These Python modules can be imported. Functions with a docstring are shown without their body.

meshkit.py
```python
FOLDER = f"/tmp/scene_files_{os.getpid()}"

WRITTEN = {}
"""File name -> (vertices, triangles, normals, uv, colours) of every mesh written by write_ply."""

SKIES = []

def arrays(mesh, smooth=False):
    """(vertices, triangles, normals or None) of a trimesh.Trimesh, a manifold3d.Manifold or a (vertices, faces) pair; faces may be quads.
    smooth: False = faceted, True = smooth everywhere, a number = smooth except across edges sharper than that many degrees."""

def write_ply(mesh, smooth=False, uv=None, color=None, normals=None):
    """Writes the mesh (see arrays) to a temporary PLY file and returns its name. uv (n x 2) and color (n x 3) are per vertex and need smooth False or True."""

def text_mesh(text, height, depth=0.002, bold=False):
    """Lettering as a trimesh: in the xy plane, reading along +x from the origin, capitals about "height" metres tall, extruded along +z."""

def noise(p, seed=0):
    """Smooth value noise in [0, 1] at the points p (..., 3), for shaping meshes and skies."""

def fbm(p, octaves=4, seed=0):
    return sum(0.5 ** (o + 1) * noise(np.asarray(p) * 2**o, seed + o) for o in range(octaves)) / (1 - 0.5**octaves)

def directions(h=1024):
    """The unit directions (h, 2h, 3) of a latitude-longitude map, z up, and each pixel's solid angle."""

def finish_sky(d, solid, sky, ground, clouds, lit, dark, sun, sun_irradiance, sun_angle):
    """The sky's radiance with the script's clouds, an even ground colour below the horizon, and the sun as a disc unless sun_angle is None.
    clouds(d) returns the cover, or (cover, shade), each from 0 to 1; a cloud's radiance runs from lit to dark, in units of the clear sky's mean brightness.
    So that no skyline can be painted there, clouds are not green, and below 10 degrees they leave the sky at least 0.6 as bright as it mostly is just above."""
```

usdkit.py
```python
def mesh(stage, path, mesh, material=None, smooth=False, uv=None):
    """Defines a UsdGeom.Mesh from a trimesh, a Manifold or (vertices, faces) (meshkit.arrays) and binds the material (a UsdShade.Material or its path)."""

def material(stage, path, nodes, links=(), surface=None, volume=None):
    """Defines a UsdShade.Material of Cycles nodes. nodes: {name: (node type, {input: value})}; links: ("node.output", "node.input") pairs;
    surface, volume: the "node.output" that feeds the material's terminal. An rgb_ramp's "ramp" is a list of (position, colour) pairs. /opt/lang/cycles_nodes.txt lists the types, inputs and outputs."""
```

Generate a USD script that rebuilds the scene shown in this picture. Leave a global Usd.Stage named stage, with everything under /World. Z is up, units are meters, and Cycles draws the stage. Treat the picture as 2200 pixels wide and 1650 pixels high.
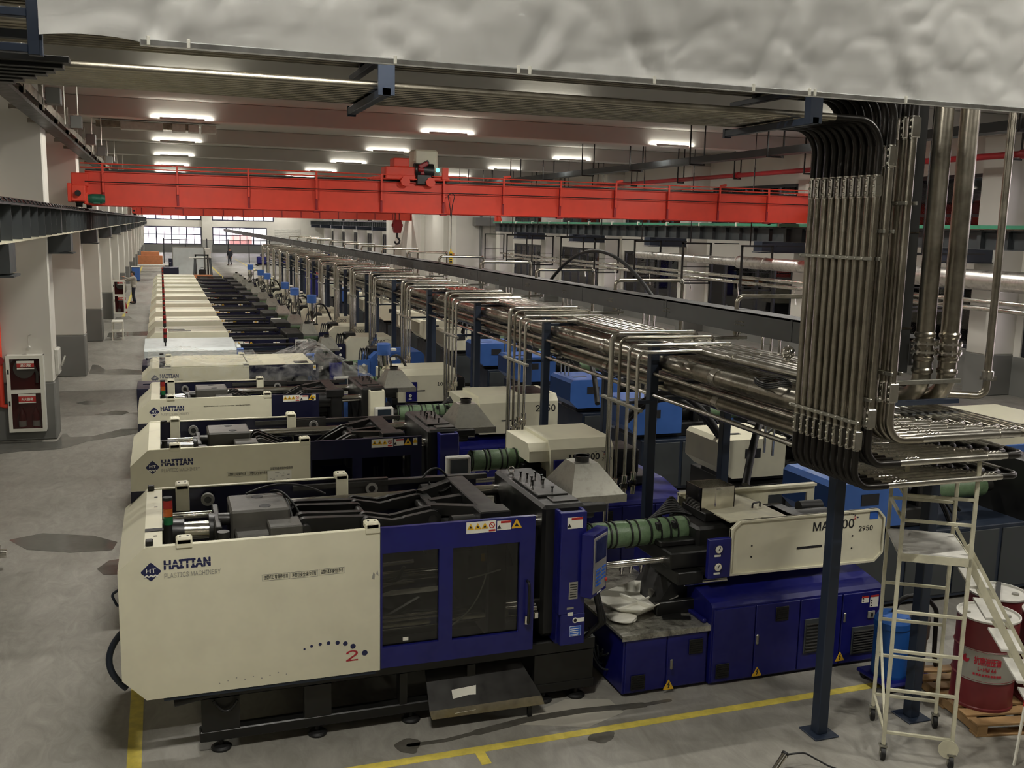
import math, random, glob
import numpy as np
import trimesh
import usdkit, meshkit
from pxr import Usd, UsdGeom, UsdLux, UsdShade, Gf, Sdf, Vt
from shapely.geometry import Polygon, Point, box as sbox, LineString
from shapely.ops import unary_union
from shapely import affinity

random.seed(7); RNG = np.random.default_rng(7)
PI = math.pi
stage = Usd.Stage.CreateInMemory()
UsdGeom.SetStageUpAxis(stage, UsdGeom.Tokens.z)
UsdGeom.SetStageMetersPerUnit(stage, 1.0)
world = UsdGeom.Xform.Define(stage, '/World'); stage.SetDefaultPrim(world.GetPrim())
UsdGeom.Scope.Define(stage, '/World/Looks')

# ---------------------------------------------------------------- camera
FPX, YAW, PITCH, ROLL, CAMZ = 2118.0, .341949, .158308, .0218325, 4.6
EXPOSURE = 1.0
cam = UsdGeom.Camera.Define(stage, '/World/camera')
_f = np.array([math.sin(YAW)*math.cos(PITCH), math.cos(YAW)*math.cos(PITCH), -math.sin(PITCH)])
_r = np.array([math.cos(YAW), -math.sin(YAW), 0.]); _u = np.cross(_r, _f)
_R = _r*math.cos(ROLL)+_u*math.sin(ROLL); _U = -_r*math.sin(ROLL)+_u*math.cos(ROLL)
cam.AddTransformOp().Set(Gf.Matrix4d(*_R, 0, *_U, 0, *(-_f), 0, 0, 0, CAMZ, 1))
cam.CreateHorizontalApertureAttr(36.0); cam.CreateVerticalApertureAttr(27.0)
cam.CreateFocalLengthAttr(FPX/2200*36.0); cam.CreateClippingRangeAttr(Gf.Vec2f(.05, 600))
cam.CreateExposureAttr(EXPOSURE)

# ---------------------------------------------------------------- sky (pale overcast day outside the windows)
dome = UsdLux.DomeLight.Define(stage, '/World/sky'); dome.CreateColorAttr(Gf.Vec3f(.98, .88, .90)); dome.CreateIntensityAttr(.95)
LAMP_W = 1.0          # strength of every ceiling lamp's light
LAMP_COL = (1.0, .965, .88)

# ---------------------------------------------------------------- helpers
def _hull_box():
    from scipy.spatial import ConvexHull
    v = []
    for s in np.ndindex(2, 2, 2):
        for a in range(3):
            v.append([(2*s[k]-1)*(1.0 if k == a else .8) for k in range(3)])
    v = np.array(v); h = ConvexHull(v); f = h.simplices.copy()
    n = np.cross(v[f[:, 1]]-v[f[:, 0]], v[f[:, 2]]-v[f[:, 0]]); bad = (n*v[f].mean(1)).sum(1) < 0
    f[bad] = f[bad][:, ::-1]
    return np.sign(v), np.abs(v) > .9, f
_BS, _BFULL, _BF = _hull_box()

def fillet(pts, rad, seg=6):
    pts = [np.asarray(p, float) for p in pts]; out = [pts[0]]
    for i in range(1, len(pts)-1):
        a, p, b = pts[i-1], pts[i], pts[i+1]
        u = a-p; w = b-p; lu, lw = np.linalg.norm(u), np.linalg.norm(w); u = u/lu; w = w/lw
        ang = math.acos(max(-1, min(1, u@w)))
        if ang > PI-.02 or rad <= 0: out.append(p); continue
        d = min(rad/math.tan(ang/2), lu*.49, lw*.49); r = d*math.tan(ang/2)
        c = p+(u+w)/np.linalg.norm(u+w)*(r/math.sin(ang/2))
        v0 = p+u*d-c; v1 = p+w*d-c; th = PI-ang
        for k in range(seg+1):
            t = k/seg
            out.append(c+(math.sin((1-t)*th)*v0+math.sin(t*th)*v1)/math.sin(th))
    out.append(pts[-1]); return np.array(out)

def arc_pts(p, q, sag, n=10, up=(0, 0, 1)):
    """points of a hanging (sag<0: arched) line from p to q"""
    p, q = np.asarray(p, float), np.asarray(q, float); t = np.linspace(0, 1, n)[:, None]
    return p+(q-p)*t-np.asarray(up, float)*sag*4*t*(1-t)

class MB:
    """collects boxes, tubes, prisms; obj() makes them ONE mesh"""
    def __init__(s, M=None): s.c = []; s.M = M
    def add(s, v, f, smooth=False):
        v = np.asarray(v, float); f = np.asarray(f, int)
        if f.shape[1] == 4: f = np.vstack([f[:, [0, 1, 2]], f[:, [0, 2, 3]]])
        s.c.append((v, f, smooth)); return s
    def box(s, x0, x1, y0, y1, z0, z1, b=0.0):
        lo = np.array([min(x0, x1), min(y0, y1), min(z0, z1)]); hi = np.array([max(x0, x1), max(y0, y1), max(z0, z1)])
        c = (lo+hi)/2; h = (hi-lo)/2
        if b <= 0:
            v = np.array([[x, y, z] for x in (lo[0], hi[0]) for y in (lo[1], hi[1]) for z in (lo[2], hi[2])])
            return s.add(v, [[0, 1, 3, 2], [4, 6, 7, 5], [0, 4, 5, 1], [2, 3, 7, 6], [0, 2, 6, 4], [1, 5, 7, 3]])
        b = min(b, h.min()*.9)
        return s.add(c+_BS*np.where(_BFULL, h, h-b), _BF)
    def obox(s, c, size, rz=0, rx=0, ry=0, b=0.0):
        m = MB().box(-size[0]/2, size[0]/2, -size[1]/2, size[1]/2, -size[2]/2, size[2]/2, b)
        R = trimesh.transformations.euler_matrix(rx, ry, rz)[:3, :3]
        for v, f, sm in m.c: s.add(v@R.T+np.asarray(c, float), f, sm)
        return s
    def bar(s, p, q, w, h=None, up=(0, 0, 1)):
        """square bar from p to q"""
        p, q = np.asarray(p, float), np.asarray(q, float); h = w if h is None else h
        d = (q-p)/np.linalg.norm(q-p); up = np.asarray(up, float)
        if abs(d@up) > .95: up = np.array([0, 1., 0])
        a = np.cross(d, up); a /= np.linalg.norm(a); c = np.cross(a, d)
        v = np.array([e+a*i*w/2+c*j*h/2 for e in (p, q) for i in (-1, 1) for j in (-1, 1)])
        return s.add(v, [[0, 2, 3, 1], [4, 5, 7, 6], [0, 1, 5, 4], [2, 6, 7, 3], [0, 4, 6, 2], [1, 3, 7, 5]])
    def ring(s, pts, rad, n=10, caps=True):
        pts = np.asarray(pts, float); rad = np.broadcast_to(np.asarray(rad, float), (len(pts),))
        t = np.gradient(pts, axis=0); t /= np.linalg.norm(t, axis=1)[:, None]+1e-12
        up = np.array([0, 0, 1.]) if abs(t[0][2]) < .9 else np.array([1., 0, 0])
        a = np.cross(t[0], up); a /= np.linalg.norm(a); rows = []
        ca = np.cos(np.arange(n)*2*PI/n); sa = np.sin(np.arange(n)*2*PI/n)
        for i in range(len(pts)):
            a = a-t[i]*(a@t[i]); a /= np.linalg.norm(a)+1e-12; b = np.cross(t[i], a)
            rows.append(pts[i]+rad[i]*(ca[:, None]*a+sa[:, None]*b))
        v = np.concatenate(rows); m = len(pts); f = []
        for i in range(m-1):
            for k in range(n):
                k2 = (k+1) % n; f.append([i*n+k, i*n+k2, (i+1)*n+k2, (i+1)*n+k])
        s.add(v, np.array(f), True)
        if caps:
            for row, sg in ((rows[0], -1), (rows[-1], 1)):
                cv = np.vstack([row, row.mean(0)]); ff = [[k, (k+1) % n, n] for k in range(n)]
                s.add(cv, np.array(ff)[:, ::sg] if sg == 1 else np.array(ff)[:, ::-1])
        return s
    def cyl(s, p, q, r, n=14, r2=None, caps=True):
        return s.ring([p, q], [r, r if r2 is None else r2], n, caps)
    def tube(s, pts, r, n=8, bend=0.0, seg=5):
        return s.ring(fillet(pts, bend, seg) if bend > 0 else pts, r, n)
    def lathe(s, prof, c=(0, 0, 0), n=20, axis='z', smooth=True):
        prof = np.asarray(prof, float); th = np.arange(n)*2*PI/n; v = []
        for r, z in prof:
            for a in th: v.append((r*math.cos(a), r*math.sin(a), z))
        v = np.array(v)
        if axis == 'x': v = v[:, [2, 0, 1]]
        if axis == 'y': v = v[:, [1, 2, 0]]
        v = v+np.asarray(c, float); f = []
        for i in range(len(prof)-1):
            for k in range(n):
                k2 = (k+1) % n; f.append([i*n+k, i*n+k2, (i+1)*n+k2, (i+1)*n+k])
        if not smooth: return s.add(v, np.array(f))
        # split at sharp profile corners by treating each profile segment alone
        f = np.array(f)
        for i in range(len(prof)-1):
            seg = f[i*n:(i+1)*n]; s.add(v[i*n:(i+2)*n], seg-i*n, True)
        return s
    def prism(s, poly, a0, a1, axis='y'):
        P = poly if hasattr(poly, 'geom_type') else Polygon(poly)
        for g in getattr(P, 'geoms', [P]):
            if g.is_empty or g.area < 1e-9: continue
            from shapely.geometry.polygon import orient
            g = orient(g)
            v2, f2 = trimesh.creation.triangulate_polygon(g, engine='earcut')
            def up(p2, a):
                p2 = np.asarray(p2)
                if axis == 'z': return np.column_stack([p2, np.full(len(p2), a)])
                if axis == 'y': return np.column_stack([p2[:, 0], np.full(len(p2), a), p2[:, 1]])
                return np.column_stack([np.full(len(p2), a), p2])
            lo, hi = min(a0, a1), max(a0, a1); flip = axis == 'y'
            A = np.array([[v2[t[1]]-v2[t[0]], v2[t[2]]-v2[t[0]]] for t in f2]); ccw = (A[:, 0, 0]*A[:, 1, 1]-A[:, 0, 1]*A[:, 1, 0]) > 0
            f2 = np.where(ccw[:, None], f2, f2[:, ::-1])
            top = f2 if not flip else f2[:, ::-1]
            s.add(up(v2, hi), top); s.add(up(v2, lo), top[:, ::-1])
            for rg in [g.exterior]+list(g.interiors):
                q = np.array(rg.coords)[:-1]; m = len(q)
                v = np.vstack([up(q, lo), up(q, hi)]); i = np.arange(m); j = (i+1) % m
                ff = np.column_stack([i, j, j+m, i+m]); s.add(v, ff if not flip else ff[:, ::-1])
        return s
    def sphere(s, c, r, n=12, sc=(1, 1, 1)):
        th = np.linspace(-PI/2, PI/2, n//2+1); m = n//2+1
        v = np.array([(math.cos(t)*math.cos(p), math.cos(t)*math.sin(p), math.sin(t)) for t in th for p in np.arange(n)*2*PI/n])*r*np.asarray(sc)+np.asarray(c, float)
        f = [[i*n+k, i*n+(k+1) % n, (i+1)*n+(k+1) % n, (i+1)*n+k] for i in range(m-1) for k in range(n)]
        return s.add(v, np.array(f), True)
    def quad(s, *p): return s.add(np.array(p, float), [[0, 1, 2, 3]])
    def mesh(s, tm, smooth=False): return s.add(tm.vertices, tm.faces, smooth)
    def arrays(s):
        V, F, N, o = [], [], [], 0
        for v, f, sm in s.c:
            if s.M is not None: v = s.M(v)
            if sm:
                n = np.zeros_like(v); fn = np.cross(v[f[:, 1]]-v[f[:, 0]], v[f[:, 2]]-v[f[:, 0]])
                for k in range(3): np.add.at(n, f[:, k], fn)
                n /= np.linalg.norm(n, axis=1)[:, None]+1e-15
            else:
                fn = np.cross(v[f[:, 1]]-v[f[:, 0]], v[f[:, 2]]-v[f[:, 0]]); fn /= np.linalg.norm(fn, axis=1)[:, None]+1e-15
                v = v[f].reshape(-1, 3); n = np.repeat(fn, 3, 0); f = np.arange(len(v)).reshape(-1, 3)
            V.append(v); F.append(f+o); N.append(n); o += len(v)
        return np.concatenate(V), np.concatenate(F), np.concatenate(N)

_used = {}
def numbered(parent, name):
    k = parent+'/'+name; n = _used.get(k, 0); _used[k] = n+1
    return k if n == 0 else f'{k}_{n:03d}'
def path_of(p): return '/World' if p is None else (p if isinstance(p, str) else str(p.GetPath()))
def put(prim, **kw):
    for k, v in kw.items():
        if v: prim.SetCustomDataByKey({'cat': 'category'}.get(k, k), v)
    return prim
MATS = {}
def obj(name, mb, mat, parent=None, label=None, cat=None, group=None, kind=None):
    """one Mesh prim under parent (a prim) or /World"""
    p = numbered(path_of(parent), name); v, f, n = mb.arrays()
    m = UsdGeom.Mesh.Define(stage, p)
    m.CreatePointsAttr(Vt.Vec3fArray.FromNumpy(v.astype(np.float32)))
    m.CreateFaceVertexCountsAttr(Vt.IntArray.FromNumpy(np.full(len(f), 3, np.int32)))
    m.CreateFaceVertexIndicesAttr(Vt.IntArray.FromNumpy(f.astype(np.int32).ravel()))
    m.CreateSubdivisionSchemeAttr('none')
    m.CreateNormalsAttr(Vt.Vec3fArray.FromNumpy(n.astype(np.float32))); m.SetNormalsInterpolation('vertex')
    if mat is not None:
        UsdShade.MaterialBindingAPI.Apply(m.GetPrim()).Bind(MATS[mat])
    return put(m.GetPrim(), label=label, cat=cat, group=group, kind=kind)
def thing(name, label, cat, loc=(0, 0, 0), rotz=0, group=None, kind=None):
    x = UsdGeom.Xform.Define(stage, numbered('/World', name)); x.AddTranslateOp().Set(Gf.Vec3d(*map(float, loc)))
    x.AddRotateZOp().Set(math.degrees(rotz))
    return put(x.GetPrim(), label=label, cat=cat, group=group, kind=kind)
def dup(src, name, label, loc, rotz=0, group=None):
    r = thing(name, label, src.GetCustomDataByKey('category'), loc, rotz, group)
    r.GetReferences().AddInternalReference(src.GetPath()); r.SetInstanceable(True)
    return r
def struct(name, mb, mat, parent=None): return obj(name, mb, mat, parent, kind=None if parent is not None else 'structure')
ORD = ['first', 'second', 'third', 'fourth', 'fifth', 'sixth', 'seventh', 'eighth', 'ninth', 'tenth', 'eleventh', 'twelfth', 'thirteenth', 'fourteenth', 'fifteenth', 'sixteenth', 'seventeenth', 'eighteenth', 'nineteenth', 'twentieth']

_fonts = {}
def lettering(text, height, cjk=False, bold=0, stretch=1.0):
    """shapely outline of a line of text, capitals about "height" tall, from the origin along +x"""
    from PIL import Image, ImageDraw, ImageFont
    key = 'Noto Sans CJK' if cjk else 'Inter'
    if key not in _fonts:
        _fonts[key] = ImageFont.truetype(glob.glob(f'/opt/blender-*/*/datafiles/fonts/{key}*.woff2')[0], 96)
    font = _fonts[key]; x0, y0, x1, y1 = font.getbbox(text, anchor='ls', stroke_width=bold)
    im = Image.new('L', (x1-x0+8, y1-y0+8))
    ImageDraw.Draw(im).text((4-x0, 4-y0), text, 255, font, anchor='ls', stroke_width=bold)
    on = np.pad(np.asarray(im) > 127, ((0, 0), (1, 1))).astype(np.int8)
    rows, starts = np.nonzero(np.diff(on, axis=1) == 1); ends = np.nonzero(np.diff(on, axis=1) == -1)[1]
    shp = unary_union([sbox(a, -r-1, b, -r) for r, a, b in zip(rows, starts, ends)]).buffer(.6).buffer(-.6).simplify(.7)
    s = height/70.0
    return affinity.affine_transform(shp, [s*stretch, 0, 0, s, -4*s*stretch, (4-y0)*s])
def on_front(mb, shp, x, z, y, t=.002):
    """lettering on a plate that faces -y"""
    return mb.prism(affinity.translate(shp, x, z), y-t, y+.004, 'y')
# ---------------------------------------------------------------- materials
def mat(name, nodes, links=(), surface='p.BSDF'):
    MATS[name] = usdkit.material(stage, '/World/Looks/'+name, nodes, links, surface=surface); return name
def lin(*c): return tuple(((x/255.)/12.92 if x/255. <= .04045 else ((x/255.+.055)/1.055)**2.4) for x in c)
def paint(name, rgb, rough=.45, metal=0., var=.12, scale=3.0, bump=0., spec=.5, coat=0.):
    """painted or bare surface with a little wear in tone and gloss"""
    c = np.array(lin(*rgb)); a = tuple(c*(1-var)); b = tuple(np.minimum(1, c*(1+var)))
    nodes = {'tc': ('texture_coordinate', {}), 'n': ('noise_texture', {'scale': scale, 'detail': 4.0, 'roughness': .6}),
             'r': ('rgb_ramp', {'ramp': [(.3, a), (.7, b)]}), 'm': ('map_range', {'from_min': .3, 'from_max': .7, 'to_min': rough-.07, 'to_max': rough+.07}),
             'p': ('principled_bsdf', {'metallic': metal, 'specular_ior_level': spec, 'coat_weight': coat})}
    links = [('tc.object', 'n.vector'), ('n.fac', 'r.fac'), ('r.color', 'p.base_color'), ('n.fac', 'm.value'), ('m.result', 'p.roughness')]
    if bump:
        nodes['n2'] = ('noise_texture', {'scale': scale*12, 'detail': 3.0}); nodes['b'] = ('bump', {'strength': bump, 'distance': .01})
        links += [('tc.object', 'n2.vector'), ('n2.fac', 'b.height'), ('b.normal', 'p.normal')]
    return mat(name, nodes, links)
paint('cream_paint', (216, 212, 188), .42, var=.05)
paint('cool_white_paint', (206, 212, 212), .35, var=.04)
paint('blue_paint', (19, 22, 98), .36, var=.10)
paint('navy_paint', (12, 14, 44), .40, var=.12)
paint('mid_blue_paint', (58, 98, 168), .42, var=.08)
paint('post_paint', (30, 40, 56), .45, var=.10)
paint('dark_steel_paint', (58, 62, 64), .5, var=.10)
paint('tray_paint', (66, 67, 67), .5, var=.06)
paint('black_iron', (22, 22, 21), .42, var=.25, scale=5)
paint('grey_iron', (76, 74, 69), .42, var=.22, scale=6, bump=.1)
paint('mid_iron', (48, 47, 45), .4, metal=.3, var=.25, scale=6)
paint('black_rubber', (18, 18, 18), .55, var=.2)
paint('red_paint', (226, 70, 48), .48, var=.06)
paint('dark_red_paint', (150, 28, 34), .45, var=.1)
paint('drum_red', (112, 40, 44), .4, var=.12)
paint('green_paint', (30, 96, 74), .45)
paint('rail_green', (66, 140, 110), .4, var=.06)
paint('orange_paint', (188, 120, 78), .5, var=.15)
paint('yellow_paint', (222, 186, 50), .5, var=.08)
paint('floor_yellow', (206, 188, 84), .6, var=.2, scale=9)
paint('label_white', (228, 226, 214), .5, var=.03)
paint('label_red', (178, 44, 40), .5, var=.03)
paint('label_yellow', (222, 176, 40), .5, var=.03)
paint('label_blue', (44, 96, 190), .45, var=.05)
paint('ink_black', (28, 28, 30), .6, var=.05)
paint('ink_navy', (34, 38, 78), .5, var=.05)
paint('ink_grey', (150, 148, 138), .6, var=.05)
paint('ink_red', (172, 36, 52), .5, var=.05)
paint('ink_pale_grey', (132, 130, 126), .6, var=.05)
paint('wall_white', (206, 203, 194), .7, var=.03, scale=.6)
paint('ceiling_white', (176, 174, 166), .75, var=.04, scale=.7)
paint('dado_grey', (116, 116, 112), .6, var=.05, scale=1.0)
paint('window_black', (28, 30, 36), .4, var=.05)
paint('window_navy', (38, 40, 66), .4, var=.05)
paint('wood', (150, 118, 78), .7, var=.2, scale=8)
paint('crate_blue', (22, 84, 160), .45, var=.08)
paint('skin', (176, 128, 104), .6, var=.05)
paint('grey_cloth', (158, 152, 142), .85, var=.1, scale=12)
paint('dark_cloth', (36, 38, 48), .85, var=.15, scale=12)
paint('hair', (24, 20, 18), .6)
paint('dirty_white', (196, 194, 186), .6, var=.12, scale=7)
paint('worn_paint', (198, 194, 170), .5, var=.14, scale=7)
paint('lamp_housing', (150, 150, 146), .5)
paint('jacket_green', (100, 124, 92), .4, var=.2, scale=9, bump=.25)
paint('screen_blue', (36, 44, 84), .25, var=.05)
paint('screen_dark', (44, 52, 60), .2, var=.05)
paint('tower_red', (140, 34, 30), .3, var=.04)
paint('tower_amber', (168, 84, 30), .3, var=.04)
paint('tower_green', (24, 96, 56), .3, var=.04)
paint('chrome', (225, 222, 214), .14, metal=1., var=.04, scale=4)
paint('steel_pipe', (206, 203, 194), .21, metal=1., var=.09, scale=2.2)
paint('dull_steel_pipe', (158, 152, 139), .29, metal=1., var=.14, scale=2.2)
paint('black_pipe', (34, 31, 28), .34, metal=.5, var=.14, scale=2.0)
paint('duct_silver', (220, 217, 212), .36, metal=1., var=.04, scale=6, bump=.08)
paint('strip_metal', (226, 228, 228), .3, metal=1., var=.04, scale=4, bump=.05)
# galvanised sheet with spangle
mat('galvanised', {'tc': ('texture_coordinate', {}), 'v': ('noise_texture', {'scale': 9.0, 'detail': 6.0, 'roughness': .7}),
    'r': ('rgb_ramp', {'ramp': [(.3, lin(134, 133, 125)), (.5, lin(158, 156, 146)), (.7, lin(182, 180, 169))]}), 'm': ('map_range', {'from_min': .3, 'from_max': .7, 'to_min': .46, 'to_max': .28}),
    'p': ('principled_bsdf', {'metallic': .85})}, [('tc.object', 'v.vector'), ('v.fac', 'r.fac'), ('r.color', 'p.base_color'), ('v.fac', 'm.value'), ('m.result', 'p.roughness')])
# greasy steel deck
mat('deck_steel', {'tc': ('texture_coordinate', {}), 'v': ('noise_texture', {'scale': 7.0, 'detail': 7.0, 'roughness': .72, 'distortion': .6}),
    'r': ('rgb_ramp', {'ramp': [(.36, lin(92, 90, 84)), (.5, lin(150, 148, 138)), (.66, lin(196, 194, 184))]}), 'm': ('map_range', {'from_min': .35, 'from_max': .65, 'to_min': .3, 'to_max': .55}),
    'p': ('principled_bsdf', {'metallic': .6})}, [('tc.object', 'v.vector'), ('v.fac', 'r.fac'), ('r.color', 'p.base_color'), ('v.fac', 'm.value'), ('m.result', 'p.roughness')])
# banner cloth
mat('banner_cloth', {'tc': ('texture_coordinate', {}), 'n': ('noise_texture', {'scale': 2.0, 'detail': 6.0}), 'r': ('rgb_ramp', {'ramp': [(.3, lin(202, 202, 198)), (.7, lin(214, 214, 210))]}),
    'p': ('principled_bsdf', {'roughness': .5, 'specular_ior_level': .4}), 't': ('translucent_bsdf', {'color': (.5, .5, .5)}), 'x': ('mix_closure', {'fac': .15})},
    [('tc.object', 'n.vector'), ('n.fac', 'r.fac'), ('r.color', 'p.base_color'), ('p.BSDF', 'x.closure1'), ('t.BSDF', 'x.closure2')], surface='x.closure')
def pane(name, tint, gloss=.06, rough=.02):
    mat(name, {'f': ('fresnel', {'IOR': 1.45}), 't': ('transparent_bsdf', {'color': tint}), 'g': ('glossy_bsdf', {'color': (1, 1, 1), 'roughness': rough}), 'x': ('mix_closure', {})},
        [('f.fac', 'x.fac'), ('t.BSDF', 'x.closure1'), ('g.BSDF', 'x.closure2')], surface='x.closure')
pane('window_glass', (.9, .9, .92)); pane('smoked_glass', (.60, .60, .56)); pane('cabinet_glass', (.7, .68, .68)); pane('fence_mesh', (.72, .73, .74), rough=.4)
# clear plastic film: mostly see-through, with a milky share and hard glints
mat('plastic_film', {'tc': ('texture_coordinate', {}), 'n': ('noise_texture', {'scale': 4.0, 'detail': 2.0, 'distortion': 1.0}), 'b': ('bump', {'strength': .15, 'distance': .02}),
    'mr': ('map_range', {'from_min': .35, 'from_max': .7, 'to_min': .03, 'to_max': .30}), 't': ('transparent_bsdf', {'color': (.96, .96, .95)}), 'p': ('principled_bsdf', {'base_color': (.86, .86, .82), 'roughness': .15}), 'x': ('mix_closure', {})},
    [('tc.object', 'n.vector'), ('n.fac', 'b.height'), ('b.normal', 'p.normal'), ('n.fac', 'mr.value'), ('mr.result', 'x.fac'), ('t.BSDF', 'x.closure1'), ('p.BSDF', 'x.closure2')], surface='x.closure')
mat('lamp_glow', {'e': ('emission', {'color': LAMP_COL, 'strength': 60.0})}, surface='e.emission')
mat('led_green', {'e': ('emission', {'color': (.2, 1., .75), 'strength': 1.0})}, surface='e.emission')
mat('led_red', {'e': ('emission', {'color': (1., .25, .3), 'strength': 2.0})}, surface='e.emission')
# concrete floor: patchy trowelled grey, worn and slightly polished, with damp patches
mat('concrete_floor', {'tc': ('texture_coordinate', {}), 'mp': ('mapping', {'scale': (1.0, .45, 1.0)}),
    'a': ('noise_texture', {'scale': .55, 'detail': 6.0, 'roughness': .62, 'distortion': .4}), 'b': ('noise_texture', {'scale': 5.0, 'detail': 8.0, 'roughness': .7, 'distortion': 1.2}),
    'm1': ('mix_color', {'fac': .5, 'blend_type': 'mix'}), 'r': ('rgb_ramp', {'ramp': [(.30, lin(98, 95, 88)), (.45, lin(132, 129, 121)), (.56, lin(152, 149, 141)), (.72, lin(182, 179, 171))]}),
    'rr': ('map_range', {'from_min': .3, 'from_max': .68, 'to_min': .28, 'to_max': .62}), 'bu': ('bump', {'strength': .12, 'distance': .01}), 'p': ('principled_bsdf', {'specular_ior_level': .5})},
    [('tc.object', 'mp.vector'), ('mp.vector', 'a.vector'), ('mp.vector', 'b.vector'), ('a.color', 'm1.a'), ('b.color', 'm1.b'), ('m1.result', 'r.fac'), ('r.color', 'p.base_color'),
     ('a.fac', 'rr.value'), ('rr.result', 'p.roughness'), ('b.fac', 'bu.height'), ('bu.normal', 'p.normal')])
paint('damp_shade_concrete', (98, 97, 92), .14, var=.12, scale=2)  # damp floor, and the tone of the painted shadow patch
paint('oil_stain', (88, 85, 78), .3, var=.2, scale=3)
paint('repair_patch', (176, 172, 160), .55, var=.08, scale=2)
paint('asphalt', (206, 202, 203), .8, var=.1, scale=.4)
paint('facade', (216, 210, 212), .8, var=.08, scale=.3)
paint('facade_red', (206, 150, 140), .8, var=.1, scale=.5)
paint('leaf_green', (62, 76, 52), .7, var=.3, scale=6)
paint('bounce_cut_grey', (92, 88, 82), .8, var=.15)  # plain grey that keeps red bounce off the ceiling
paint('trough_paint', (118, 98, 92), .6, var=.1)
# ---------------------------------------------------------------- the hall: floor, walls, columns, ceiling
Y0, Y1, XL, XR, ZS, ZB = -6.0, 149.0, -3.4, 23.5, 8.0, 7.45
BAYS = [22.2+8.85*k for k in range(-3, 15)]          # front faces of the columns and of the ceiling beams
struct('floor', MB().box(XL-.3, XR+.3, Y0, Y1+.3, -.2, 0), 'concrete_floor')
struct('outside_ground', MB().box(-60, 140, -40, 330, -.5, -.25), 'asphalt')
c = MB().box(XL-.3, XR+.3, Y0, Y1+.3, ZS, ZS+.25)
ceil = struct('ceiling', c, 'ceiling_white')
for y in BAYS:
    struct('ceiling_beam', MB().box(XL, XR, y, y+.62, ZB, ZS, .02), 'ceiling_white', ceil)
wl = struct('wall_left', MB().box(XL-.3, XL, Y0, Y1, 1.21, ZS), 'wall_white')
struct('dado', MB().box(XL-.31, XL+.004, Y0, Y1, 0, 1.21), 'dado_grey', wl)
wb = struct('wall_back', MB().box(XL-.3, XR+.3, Y0-.3, Y0, 0, ZS), 'wall_white')
def column(x0, x1, y, side):
    co = struct('column_'+side, MB().box(x0, x1, y, y+.8, 1.21, ZB+.02, .025), 'wall_white')
    struct('dado', MB().box(x0-.006, x1+.006, y-.006, y+.806, 0, 1.21, .025), 'dado_grey', co)
for y in BAYS:
    column(-3.42, -2.18, y, 'left')
    if not 70 < y < 92: column(22.5, 23.52, y, 'right')

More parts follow.
